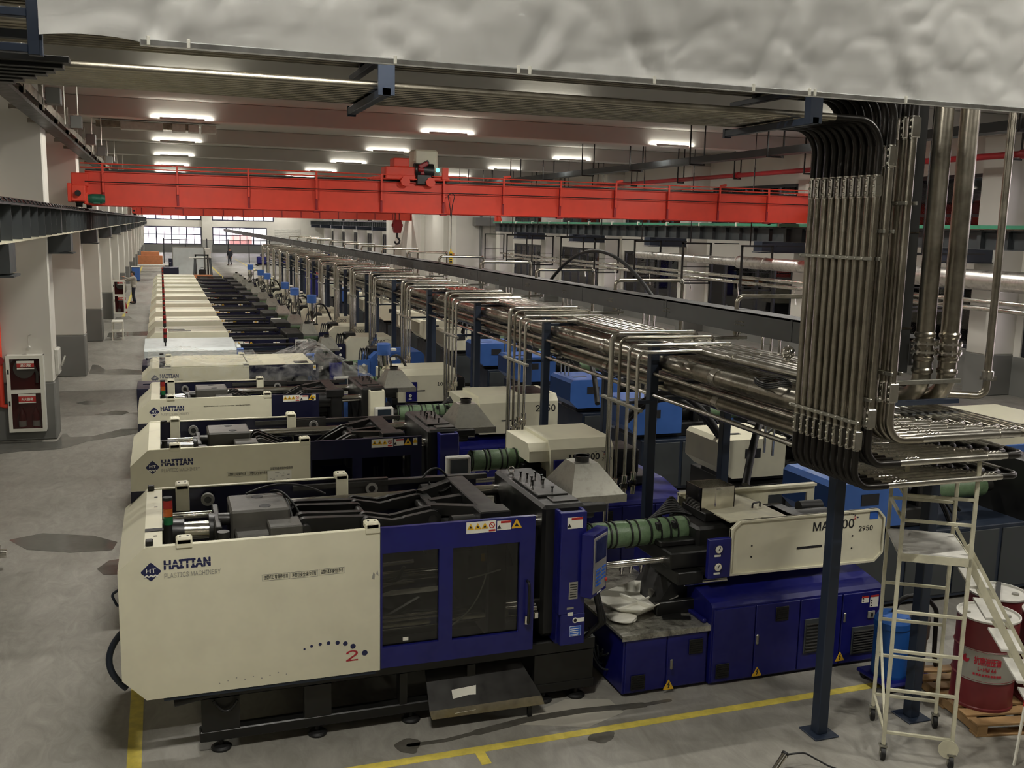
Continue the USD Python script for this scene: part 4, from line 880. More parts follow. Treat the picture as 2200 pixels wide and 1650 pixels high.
    mp.bar((2.42, .78, 1.86), (2.86, .46, 1.90), .09, .1).bar((2.42, 1.30, 1.86), (2.88, 1.56, 1.90), .09, .1).box(2.40, 2.50, .7, 1.4, 1.80, 1.88, .01).bar((2.45, 1.02, 1.84), (2.86, 1.06, 1.86), .08, .1)
    mp.cyl((2.48, .32, 1.78), (2.80, .32, 1.78), .135, 18).cyl((2.48, 1.5, 1.78), (2.80, 1.5, 1.78), .135, 18); K.part('moving_platen', mp, 'black_iron')
    for y in (.32, 1.50):
        for z in (1.80, .95): K.part('tie_bar', K.mb().cyl((1.05, y, z), (3.4, y, z), .062, 16), 'chrome')
    K.part('guide_rail', K.mb().box(1.2, 3.3, W-.12, W-.06, 1.86, 1.91).box(1.75, 2.2, W-.1, W-.04, 1.75, 1.93), 'mid_iron')
    K.part('bed', K.mb().box(.5, 3.8, .5, 1.5, .58, .72), 'black_iron')
    if near:
        m = K.mb()
        for a, b, s in (((.95, 1.5, 1.95), (1.25, .82, 1.62), -.16), ((1.05, 1.4, 1.95), (1.12, .6, 1.5), -.14), ((.7, 1.35, 1.98), (1.5, 1.6, 1.86), -.1), ((2.5, 1.5, 1.98), (2.8, 1.62, 1.95), -.1), ((2.55, 1.45, 1.95), (2.75, 1.3, 1.93), .08)): m.tube(arc_pts(a, b, s, 12), .012, 6)
        K.part('cables', m, 'black_rubber', label='thin black cables looped over the platens')
    # fixed platen with its bolted top plate
    K.part('fixed_platen', K.mb().box(3.32, 3.76, .12, 1.6, .70, 2.0, .03), 'black_iron')
    fp = K.part('top_plate', K.mb().box(3.38, 3.70, .42, 1.18, 2.0, 2.025, .006).box(3.46, 3.72, .22, .40, 2.0, 2.012), 'mid_iron'); m = K.mb()
    for x, y in ((3.46, .78), (3.50, .92), (3.58, .80), (3.62, .95), (3.5, 1.05), (3.6, 1.08), (3.56, .5), (3.46, 1.14)): m.cyl((x, y, 2.02), (x, y, 2.075), .008, 8).cyl((x, y, 2.07), (x, y, 2.085), .015, 8)
    K.part('bolts', m, 'black_iron', fp)
    K.part('side_boss', K.mb().cyl((3.76, .35, 1.86), (3.92, .35, 1.86), .08, 14).box(3.70, 3.98, .12, .2, 1.9, 1.98, .008), 'black_iron')
    if near: K.part('lifting_eye', K.mb().ring(np.array([(3.45+.03*math.cos(a), 1.4, 2.04+.03*math.sin(a)) for a in np.linspace(0, 2*PI*.97, 16)]), .008, 6), 'chrome')
    # blue safety door with two smoked windows
    xr = 3.2 if g('door', 1) == 1 else g('door')
    w1, w2 = sbox(1.757, .84, 2.277, 1.72), sbox(2.405, .835, 3.052, 1.714)
    if g('door', 1) != 1: w1, w2 = sbox(1.757, .9, 2.2, 1.55), sbox(1.76, .91, 1.77, .92)
    d = sbox(1.74, .645, xr, 1.955).difference(w1).difference(w2)
    dr = K.part('safety_door', K.mb().prism(d, .0, .045, 'y'), 'blue_paint' if near else 'navy_paint')
    for w in (w1, w2):
        b = w.bounds
        if b[2]-b[0] > .1: K.part('window', K.mb().box(b[0]-.01, b[2]+.01, .03, .036, b[1]-.01, b[3]+.01), 'smoked_glass', dr)
    K.part('door_handle', K.mb().tube([(xr-.07, 0, .93), (xr-.07, -.06, .93), (xr-.07, -.06, 1.33), (xr-.07, 0, 1.33)], .013, 8, .03), 'black_rubber', dr)
    if near:
        K.part('door_catch', K.mb().cyl((xr-.08, -.03, .92), (xr-.08, -.03, 1.0), .02, 10).box(xr+.0, xr+.05, -.02, .04, .95, 1.02, .008), 'chrome', dr)
        K.part('sight_label', K.mb().box(1.95, 2.0, .022, .03, .875, .905), 'label_white', dr)
        # what shows behind the glass
        K.part('ejector_arm', K.mb().bar((1.8, .5, .86), (2.25, .62, 1.02), .04).bar((1.78, .55, 1.15), (2.1, .5, 1.25), .05).tube([(1.78, .45, 1.25), (2.0, .45, 1.3), (2.06, .45, 1.42)], .02, 8, .05), 'mid_iron')
        K.part('guide_rod', K.mb().cyl((1.5, .22, .955), (3.3, .22, .955), .055, 16).cyl((1.5, .3, 1.32), (2.12, .3, 1.32), .012, 8).cyl((1.6, .25, 1.52), (2.1, .25, 1.54), .02, 8), 'chrome')
        K.part('limit_switch', K.mb().cyl((2.95, .2, 1.50), (2.98, .3, 1.58), .03, 10).prism([(2.88, 1.50), (3.0, 1.60), (3.04, 1.44), (2.94, 1.42)], .15, .25, 'y'), 'black_rubber')
        K.part('white_hose', K.mb().tube(arc_pts((2.76, .1, 1.4), (2.42, .1, .93), .07, 14, (-.7, 0, .7)), .007, 6).tube([(2.58, .1, 1.37), (2.76, .1, 1.4), (2.9, .1, 1.43)], .007, 6), 'label_white')
        K.part('inner_tag', K.mb().box(2.74, 2.80, .2, .21, 1.49, 1.56), 'label_yellow')
    K.part('back_door', K.mb().box(1.74, 3.2, W-.04, W, .645, 1.90), 'navy_paint')
    if g('labels', True): warn_labels(K, 2.527 if xr > 3 else xr-.62, 1.836, 0)
    if not near:
        m = K.mb(); on_front(m, sbox(xr-.12, 1.84, xr-.06, 1.94), 0, 0, 0); l3 = K.part('warning_label', m, 'label_white'); m = K.mb(); on_front(m, triangle(xr-.09, 1.9, .05), 0, 0, 0, .004); K.part('warning_sign', m, 'label_yellow', l3)
    # pillar and operator panel
    pc = g('pillar', 'blue_paint')
    pl = K.part('pillar', K.mb().box(3.44, 3.70, -.05, .02, .97, 1.97, .006).box(3.46, 3.71, -.05, .02, .66, .97, .006).box(3.44, 3.47, .02, .3, .66, 1.97).box(3.68, 3.71, .02, .28, .66, 1.97), pc)
    if near:
        for x0, x1, z0, z1, mt in ((3.50, 3.655, 1.815, 1.925, 'label_white'), (3.535, 3.625, 1.12, 1.29, 'ink_grey'), (3.55, 3.675, .745, .85, 'label_blue'), (3.60, 3.70, .885, .925, 'label_white'), (3.52, 3.59, 1.02, 1.04, 'ink_grey'), (3.53, 3.585, .955, .99, 'label_white')):
            m = K.mb(); on_front(m, sbox(x0, z0, x1, z1), 0, 0, -.05); lb = K.part('pillar_label', m, mt)
            if mt == 'label_blue':
                m = K.mb()
                for k in range(4): on_front(m, sbox(x0+.012, z0+.014+k*.02, x1-.03+.012*(k % 2), z0+.02+k*.02), 0, 0, -.05, .004)
                on_front(m, sbox(x0+.004, z0+.004, x1-.004, z1-.004).difference(sbox(x0+.007, z0+.007, x1-.007, z1-.007)), 0, 0, -.05, .004); K.part('print_lines', m, 'label_white', lb)
            if mt == 'ink_grey' and z1-z0 > .1:
                m = K.mb()
                for k in range(6): on_front(m, sbox(x0+.012, z0+.02+k*.024, x1-.012, z0+.026+k*.024), 0, 0, -.05, .004)
                K.part('print_lines', m, 'ink_black', lb)
        m = K.mb(); on_front(m, sbox(3.54, 1.90, 3.653, 1.922), 0, 0, -.05, .004); K.part('red_band', m, 'label_red')
        m = K.mb(); on_front(m, triangle(3.52, 1.845, .03), 0, 0, -.05, .004); K.part('warning_symbol', m, 'ink_black')
        m = K.mb(); on_front(m, Point(3.61, .905).buffer(.027), 0, 0, -.05, .003); rb = K.part('round_seal', m, 'label_white'); m = K.mb(); on_front(m, Point(3.61, .905).buffer(.016), 0, 0, -.05, .005); K.part('seal_print', m, 'ink_black', rb)
        # the panel is swung on its arm towards the injection end
        a = .72; c = np.array([3.80, -.02, 1.46])
        def P(mm, lx, lz, w, h, d, out): 
            off = np.array([math.cos(a)*lx+math.sin(a)*out, math.sin(a)*lx-math.cos(a)*out, lz]); return mm.obox(c+off, (w, d, h), rz=a, b=.006)
        ob = K.part('control_panel', P(K.mb(), 0, 0, .34, .62, .12, 0), 'blue_paint')
        K.part('bezel', P(K.mb(), 0, .0, .29, .55, .012, .06), 'ink_pale_grey', ob)
        K.part('screen', P(K.mb(), 0, .14, .24, .22, .01, .068), 'screen_blue', ob)
        m = K.mb()
        for i in range(4):
            for j in range(5): P(m, -.09+i*.03, -.20+j*.036, .022, .024, .008, .07)
        for i in range(3):
            for j in range(4): P(m, .05+i*.028, -.16+j*.036, .02, .022, .008, .07)
        K.part('keys', m, 'label_blue', ob)
        K.part('emergency_stop', P(K.mb(), .13, -.2, .03, .03, .02, .075), 'label_red', ob)
        K.part('maker_mark', P(K.mb(), 0, -.285, .1, .014, .004, .064), 'label_white', ob)
        K.part('panel_arm', K.mb().box(3.68, 3.8, .0, .08, 1.3, 1.5, .01), 'blue_paint', ob)
        m = K.mb()
        for k in range(3): m.tube([(3.84+.02*k, .05, 1.15), (3.88+.02*k, .03, .98), (3.93+.03*k, .06, .8), (3.80, .15, .62)], .022-.004*k, 8, .08)
        K.part('panel_hose', m, 'black_rubber', ob)
    else:
        ob = K.part('control_panel', K.mb().box(3.50, 3.83, -.2, -.08, 1.33, 1.70, .015), 'dirty_white')
        K.part('screen', K.mb().box(3.545, 3.785, -.206, -.19, 1.44, 1.665), 'screen_dark', ob); K.part('keypad', K.mb().box(3.55, 3.78, -.205, -.19, 1.355, 1.42, .003), 'ink_grey', ob)
        K.part('panel_arm', K.mb().box(3.6, 3.7, -.09, .0, 1.4, 1.5), 'dark_steel_paint', ob)
    # galvanised fume hood over the nozzle
    if g('hood', True): fume_hood(K, 3.82, 4.42, .62, 1.38, 1.83, 2.25)
    # low cabinet with the steel deck, tall cabinets under the injection unit
    K.part('deck_cabinet', K.mb().box(4.17, 5.12, .02, 1.75, .03, .62, .006), 'blue_paint')
    dk = K.part('deck', K.mb().box(4.14, 5.15, .0, 1.80, .62, .655, .004).box(4.14, 5.15, -.012, .0, .60, .655), 'deck_steel')
    K.part('deck_edge', K.mb().box(5.07, 5.12, .05, .8, .655, .70, .012), 'blue_paint')
    cab = Polygon([(-.02, .03), (-.02, .84), (.02, .88), (.75, 1.0), (1.75, 1.0), (1.75, .03)])
    m = K.mb(); m.prism(cab, 5.13, 7.22, 'x'); K.part('injection_cabinet', m, 'blue_paint')
    for x0, x1, z1 in ((4.19, 4.64, .6), (4.655, 5.10, .6), (5.15, 5.63, .82), (5.645, 6.17, .82), (6.185, 6.70, .82), (6.715, 7.20, .82)):
        y = .015 if x1 < 5.12 else -.025
        K.part('cabinet_door', K.mb().box(x0, x1, y-.012, y+.01, .045, z1, .006), 'blue_paint')
    for x, z in ((4.665, .31), (5.655, .45), (6.73, .56)): K.part('handle', K.mb().box(x, x+.03, -.05, -.03, z-.055, z+.055, .008), 'galvanised')
    for x, z in ((4.66, .06), (5.69, .06), (6.72, .09)):
        m = K.mb(); on_front(m, triangle(x, z+.03, .09), 0, 0, -.036); t = K.part('warning_triangle', m, 'label_yellow'); m = K.mb(); on_front(m, LineString([(x+.006, z+.06), (x-.008, z+.035), (x+.008, z+.03), (x-.004, z+.004)]).buffer(.005), 0, 0, -.036, .004); K.part('bolt_symbol', m, 'ink_black', t)
    for x, z in ((4.33, .15), (4.97, .45), (5.27, .16), (5.95, .70)): vent(K, x, z, .078, .0 if x < 5.1 else -.036)
    for x0, x1, z0, z1 in ((6.24, 6.56, .22, .60), (6.85, 7.15, .13, .44)):
        lv = K.part('louvre', K.mb().box(x0, x1, -.05, -.035, z0, z1, .004), 'dark_steel_paint'); m = K.mb()
        for k in range(9): m.obox(((x0+x1)/2, -.056, z0+.03+k*(z1-z0-.05)/9), (x1-x0-.03, .02, .006), rx=.5)
        K.part('slats', m, 'mid_iron', lv)
    for x0, x1, z0, z1 in ((6.95, 7.04, .70, .775), (7.06, 7.17, .64, .775)):
        m = K.mb(); on_front(m, sbox(x0, z0, x1, z1), 0, 0, -.036); lb = K.part('cabinet_label', m, 'label_white'); m = K.mb(); on_front(m, sbox(x0, z1-.02, x1, z1), 0, 0, -.036, .004); K.part('red_band', m, 'label_red', lb)
        m = K.mb()
        for k in range(3): on_front(m, triangle(x0+.02, z0+.02+k*.03, .016), 0, 0, -.036, .004)
        K.part('print', m, 'ink_black', lb)
    K.part('isolator', K.mb().box(7.04, 7.13, -.05, -.036, .52, .60, .004), 'ink_grey'); K.part('isolator_knob', K.mb().box(7.078, 7.092, -.065, -.05, .54, .58), 'ink_black')
    # barrel, carriage, gauges
    br = K.part('barrel', K.mb().lathe([(0, 3.95), (.05, 3.97), (.06, 4.02), (.085, 4.04), (.09, 4.1), (0, 4.1)], (0, .86, 1.40), 18, axis='x').cyl((4.08, .86, 1.40), (5.3, .86, 1.40), .095, 18), 'mid_iron')
    for k in range(5):
        x = 4.12+k*.235; v = MB().ring(np.array([(x+t*.225, .86, 1.40) for t in np.linspace(0, 1, 9)]), .135+.006*np.sin(np.linspace(0, PI, 9)), 20)
        mm = K.mb(); mm.c = v.c; j = K.part('heater_jacket', mm, 'jacket_green', br)
    for x in (4.14, 4.34, 4.40, 4.58, 4.66, 4.80, 4.92, 5.03, 5.12, 5.26): K.part('jacket_strap', K.mb().cyl((x-.008, .86, 1.40), (x+.008, .86, 1.40), .148, 20), 'black_rubber', br)
    for x in (4.86, 5.05): K.part('terminal_box', K.mb().box(x, x+.04, .70, .78, 1.46, 1.53, .006), 'black_rubber', br)
    for a, b, r in (((3.9, .52, 1.20), (5.0, .52, 1.20), .035), ((3.9, 1.2, 1.20), (5.0, 1.2, 1.20), .035), ((5.0, .35, .98), (5.5, .35, .98), .03)): K.part('carriage_rod', K.mb().cyl(a, b, r, 14), 'chrome')
    K.part('carriage', K.mb().box(4.86, 5.45, .40, 1.30, 1.12, 1.30, .015).box(5.18, 6.9, .45, 1.35, 1.0, 1.12, .01).box(4.9, 5.2, .3, .9, .98, 1.12, .01).box(5.25, 6.7, .55, 1.2, 1.12, 1.5, .03).box(4.85, 5.3, .6, 1.15, 1.3, 1.36, .01), 'black_iron')
    K.part('carriage_foot', K.mb().prism([(4.75, .66), (5.05, .66), (5.3, 1.0), (4.98, 1.0)], .5, 1.1, 'y').box(4.7, 5.15, .35, .42, .66, .8, .008), 'black_iron')
    mm = K.mb()
    for x in (4.45, 4.56, 4.68): mm.cyl((x, .7, 1.02), (x, .7, 1.16), .016, 8).cyl((x, .7, 1.06), (x, .7, 1.11), .024, 10)
    K.part('water_valves', mm, 'chrome')
    K.part('gauge_panel', K.mb().box(5.19, 5.45, .20, .26, 1.06, 1.48, .006), 'blue_paint'); gauge(K, 5.29, 1.38, .20); gauge(K, 5.29, 1.19, .20)
    # feed throat
    K.part('throat', K.mb().box(5.42, 5.78, .70, 1.2, 1.50, 1.60, .01), 'black_iron')
    if g('throat', True):
        tb = K.mb().box(5.42, 5.84, .80, .81, 1.60, 1.85).box(5.42, 5.84, 1.12, 1.13, 1.60, 1.85).box(5.42, 5.43, .80, 1.13, 1.60, 1.85).box(5.83, 5.84, .80, 1.13, 1.60, 1.85).box(5.43, 5.83, .81, 1.12, 1.70, 1.71)
        tb.box(5.60, 5.66, .785, .80, 1.63, 1.83); K.part('feed_box', tb, 'chrome')
    mm = K.mb()
    for k in range(7): mm.tube(arc_pts((5.40, .95+.05*k, 1.52), (4.75+.07*k, 1.35, 1.1), -.16-.02*k, 12), .016, 6)
    K.part('hoses', mm, 'black_rubber')
    # injection unit cover
    st = g('cover', 'plate')
    if st == 'plate':
        pf = Polygon([(5.46, 1.06), (5.46, 1.56), (5.56, 1.645), (7.30, 1.645), (7.40, 1.54), (7.40, 1.14), (7.29, 1.04), (5.48, 1.06)])
        K.part('unit_cover', K.mb().prism(pf, .24, .265, 'y').prism(pf.difference(pf.buffer(-.022)), .22, .26, 'y'), 'cream_paint')
        bk = sbox(5.50, 1.04, 7.35, 1.62).difference(sbox(6.7, 1.2, 7.25, 1.52)); K.part('back_cover', K.mb().prism(bk, 1.42, 1.45, 'y').box(5.5, 7.35, 1.38, 1.46, 1.6, 1.63), 'worn_paint')
        cv = [(5.52, 1.60), (5.9, 1.62), (6.15, 1.60), (6.4, 1.52), (6.62, 1.42)]; a = np.array(cv)
        v = np.array([(x, y, z) for x, z in cv for y in (.36, 1.40)]); v2 = v-[0, 0, .012]; n = len(cv)
        ff = [[2*i, 2*i+2, 2*i+3, 2*i+1] for i in range(n-1)]; lid = K.mb(); lid.add(v, ff, True); lid.add(v2, np.array(ff)[:, ::-1], True); lid.quad(v[0], v2[0], v2[2], v[2])
        cc = K.part('curved_lid', lid, 'worn_paint'); K.part('lid_handle', K.mb().tube([(6.02, .72, 1.60), (6.02, .72, 1.66), (6.17, .80, 1.65), (6.17, .80, 1.58)], .010, 8, .02), 'black_rubber', cc)
        K.part('screw_motor', K.mb().cyl((6.5, .85, 1.3), (7.1, .85, 1.3), .2, 18).box(6.4, 6.55, .6, 1.1, 1.1, 1.5, .02).cyl((6.9, 1.1, 1.45), (7.2, 1.1, 1.45), .07, 12), 'black_iron')
        yt = .238
    else:
        cx0, cx1 = g('span', (5.34, 7.30))
        pr = Polygon([(.24, 1.04), (.24, 1.62), (.36, 1.74), (1.42, 1.74), (1.42, 1.04)]); m = K.mb()
        lo = [(cx0, 1.10), (cx0+.18, 1.10), (cx0+.18, 1.58), (cx0, 1.5)]
        body = K.mb().prism(pr, cx0+.12, cx1, 'x').prism(Polygon([(.30, 1.45), (.30, 1.6), (.38, 1.70), (1.36, 1.70), (1.36, 1.45)]), cx0-.18, cx0+.12, 'x')
        K.part('unit_cover', body, 'cream_paint')
        if g('opening'): K.part('opening', K.mb().box(cx0+1.0, cx1-.1, .42, 1.36, 1.735, 1.745), 'black_iron')
        yt = .238
    tx, tz = g('text', ((6.46, 1.455), ))[0]
    if model:
        h = lettering(model, g('th', .085), bold=g('bold', 1)); m = K.mb(); on_front(m, h, tx, tz, yt); K.part('model_lettering', m, 'ink_black')
    if g('mini'): swoosh(K, g('mini')[0], g('mini')[1], yt, .36)
    if g('sub'):
        h = lettering(g('sub')[0], g('sub')[3]); m = K.mb(); on_front(m, h, g('sub')[1], g('sub')[2], yt); K.part('model_number', m, 'ink_black')
    if near:
        m = K.mb(); on_front(m, sbox(7.20, 1.53, 7.31, 1.625), 0, 0, yt); K.part('blue_label', m, 'label_blue')
        m = K.mb()
        for x, z in ((5.72, 1.36), (5.72, 1.24), (6.99, 1.36), (6.99, 1.22)): on_front(m, Point(x, z).buffer(.009), 0, 0, yt)
        K.part('screw_holes', m, 'ink_black')
        K.part('hand_wheel', K.mb().ring(np.array([(6.93+.11*math.cos(a), .55+.11*math.sin(a), 1.03) for a in np.linspace(0, 2*PI*.98, 24)]), .012, 8).box(6.83, 7.03, .54, .56, 1.02, 1.035).box(6.92, 6.94, .45, .65, 1.02, 1.035).cyl((6.93, .55, .99), (6.93, .55, 1.05), .025, 10), 'chrome')
        K.part('end_valves', K.mb().cyl((7.45, .5, 1.2), (7.52, .5, 1.05), .03, 10).cyl((7.42, .6, 1.15), (7.6, .6, 1.15), .025, 10).box(7.38, 7.5, .4, .7, 1.05, 1.2, .01), 'mid_iron')
        K.part('end_coil', K.mb().tube([(-.42, .5, 1.45), (-.5, .5, 1.4), (-.46, .5, 1.3), (-.42, .5, 1.28)], .012, 6, .03).tube(arc_pts((-.40, .3, 1.15), (-.40, .3, .62), .13, 14, (1, 0, 0)), .028, 8), 'post_paint', label='dark hose looping out of the left end')
        K.part('hand_pump', K.mb().cyl((-.02, .12, .52), (.35, .12, .57), .035, 10).tube(arc_pts((.3, .1, .5), (.5, .1, .48), .1, 10), .012, 6), 'black_iron')
    m = K.mb(); sl = rrect(g('slot', (6.28, 6.60))[0], g('slot', (6.28, 6.60))[1], 1.27, 1.295, .012); on_front(m, sl, 0, 0, yt); K.part('handle_slot', m, 'ink_black')
    mm = K.mb()
    for k in range(6): mm.tube(arc_pts((3.9+.06*k, .3, .55-.05*k), (4.17, .35+.1*k, .15+.05*k), .1, 10), .010, 6)
    K.part('floor_cables', mm, 'dark_steel_paint')
    if g('brand', True):
        brand(K, -.165, 1.745, g('bs', 1.0), True)
    return T, K

M1, K1 = open_machine('nearest white and blue moulding machine in front with large red 2 on its guard', 8.25, 1, 1, 1, 'MA4700', dict(near=True, mini=(6.86, 1.60), sub=('2950', 7.06, 1.405, .055), th=.095))
swoosh(K1, 1.067, .918, 0, 1.05)
txt = ['注塑机日常保养标准', '注塑机安全操作规程', '注塑机基本操作指导书']
for k, (t, x0, x1, z0) in enumerate(zip(txt, (.718, .955, 1.20), (.95, 1.19, 1.42), (1.575, 1.573, 1.578))):
    m = K1.mb(); on_front(m, sbox(x0, z0, x1, z0+.056).difference(sbox(x0+.002, z0+.002, x1-.002, z0+.054)), 0, 0, 0); fr = K1.part('notice_strip', m, 'ink_pale_grey')
    h = lettering(t, .03, cjk=True); w = h.bounds[2]-h.bounds[0]; h = affinity.scale(h, (x1-x0-.028)/w, 1.0, origin=(0, 0)); m = K1.mb(); on_front(m, h, x0+.014-h.bounds[0], z0+.014, 0); K1.part('notice_lettering', m, 'ink_black', fr)
m = K1.mb(); on_front(m, unary_union([Polygon([(1.66, 1.5), (1.675, 1.56), (1.69, 1.54), (1.685, 1.49)]), Polygon([(1.70, 1.54), (1.712, 1.575), (1.722, 1.52)]), *[Point(.35+.07*i, .70+.008*((i*7) % 5)).buffer(.006) for i in range(9)]]), 0, 0, 0, .001); K1.part('scuff_marks', m, 'ink_grey')
M2, K2 = open_machine('second white and navy moulding machine, with a pale paper sheet taped beside its logo', 11.9, .955, .905, 1.0, 'MA3800', dict(fold=.22, near=False, cover='box', span=(5.02, 6.12), mini=(5.83, 1.56), sub=('2250', 5.94, 1.43, .045), text=((5.42, 1.455),), th=.085, bold=2, slot=(5.5, 5.75), tower=False, throat=False))
for k, (x0, x1, z0) in enumerate(((.70, .95, 1.575), (.96, 1.21, 1.573))):
    m = K2.mb(); on_front(m, sbox(x0, z0, x1, z0+.056).difference(sbox(x0+.002, z0+.002, x1-.002, z0+.054)), 0, 0, 0); fr = K2.part('notice_strip', m, 'ink_pale_grey')
    h = lettering(txt[k], .03, cjk=True); h = affinity.scale(h, (x1-x0-.028)/(h.bounds[2]-h.bounds[0]), 1.0, origin=(0, 0)); m = K2.mb(); on_front(m, h, x0+.014-h.bounds[0], z0+.014, 0); K2.part('notice_lettering', m, 'ink_black', fr)
sh_ = K2.part('paper_sheet', K2.mb().obox((1.345, -.006, 1.50), (.30, .004, .24), ry=.0), 'label_white'); m = K2.mb()
rr_ = random.Random(4)
for k in range(44):
    x, z = 1.22+rr_.random()*.24, 1.40+rr_.random()*.2; on_front(m, sbox(x, z, x+.006+.03*rr_.random(), z+.004), 0, 0, -.008)
on_front(m, affinity.scale(lettering(txt[2], .026, cjk=True), .8, 1, origin=(0, 0)), 1.23, 1.635, -.004); K2.part('sheet_print', m, 'ink_pale_grey', sh_)
M3, K3 = open_machine('third white and navy moulding machine with a white pillar and galvanised hood', 15.9, .93, .90, .95, '2250', dict(fold=.22, cover='box', text=((6.68, 1.43),), th=.12, span=(5.45, 7.15), pillar='cream_paint', opening=True, door=2.55, labels=True, tower=True, throat=False, hood=True, slot=(6.0, 6.5)))
m = K3.mb()
for k in range(3):
    h = lettering(txt[k], .012, cjk=True); h = affinity.scale(h, .235/(h.bounds[2]-h.bounds[0]), 1.0, origin=(0, 0)); on_front(m, h, .62+k*.26, 1.80, 0)
K3.part('notice_lettering', m, 'ink_black')
M4, K4 = open_machine('fourth moulding machine under crumpled clear plastic film', 19.3, .90, .86, .95, '1000', dict(fold=.2, cover='smooth', span=(4.9, 6.4), text=((5.93, 1.38),), th=.08, bold=0, tower=False, throat=False, hood=False, brand=True, labels=False, slot=(5.3, 5.65)))
K4.part('top_cover', K4.mb().box(.05, 1.72, .05, 1.85, 1.955, 1.975, .01).box(1.74, 3.1, .04, 1.86, 1.955, 1.97, .01), 'cream_paint')
K4.part('rear_cabinet', K4.mb().box(-.42, -.05, .9, 1.95, 1.3, 1.9, .01), 'navy_paint')
K3.part('rear_cabinet', K3.mb().box(-.46, -.02, 1.4, 2.35, 1.1, 1.92, .01), 'navy_paint')

# clear film thrown over the fourth machine
def film(name, label, x0, x1, y0, y1, zf, seed, nx=90, ny=50, amp=.035):
    gx, gy = np.meshgrid(np.linspace(x0, x1, nx), np.linspace(0, 1, ny)); top = zf(gx)
    s = gy*(y1-y0+1.0)-.55; yy = np.where(s < 0, y0, y0+s); zz = np.where(s < 0, top+s*(.9+.2*np.sin(gx*5)), top)
    q = np.stack([gx*3, s*3, gx*0+seed], -1); w = meshkit.fbm(q, 4, seed)-.5; r = (1-np.abs(2*meshkit.fbm(q*1.7+3, 3, seed+9)-1))**5
    zz = zz+np.where(s >= 0, amp*(w+.9*r)+.012, 0); yy = yy-np.where(s < .05, .03+amp*(np.abs(w)*1.2+r), 0)
    v = np.stack([gx, yy, zz], -1).reshape(-1, 3); i = np.arange(nx*ny).reshape(ny, nx); f = np.stack([i[:-1, :-1], i[:-1, 1:], i[1:, 1:], i[1:, :-1]], -1).reshape(-1, 4)
    return obj(name, MB().add(v, f, True), 'plastic_film', label=label, cat='plastic film')
film('plastic_film', 'crumpled clear plastic film over the clamp cover of the fourth machine', -.32, 1.75, 19.28, 20.9, lambda x: 1.90+.10*np.exp(-((x-.35)/.3)**2)+.03*np.exp(-((x+.2)/.1)**2), 3)
film('plastic_film', 'peaked heap of clear plastic film over the middle of the fourth machine', 1.75, 3.9, 19.28, 20.7, lambda x: 1.88-.08*np.exp(-((x-2.0)/.25)**2)+.24*np.exp(-((x-2.9)/.35)**2)-.30*np.clip((x-3.15)/.7, 0, 1), 8)

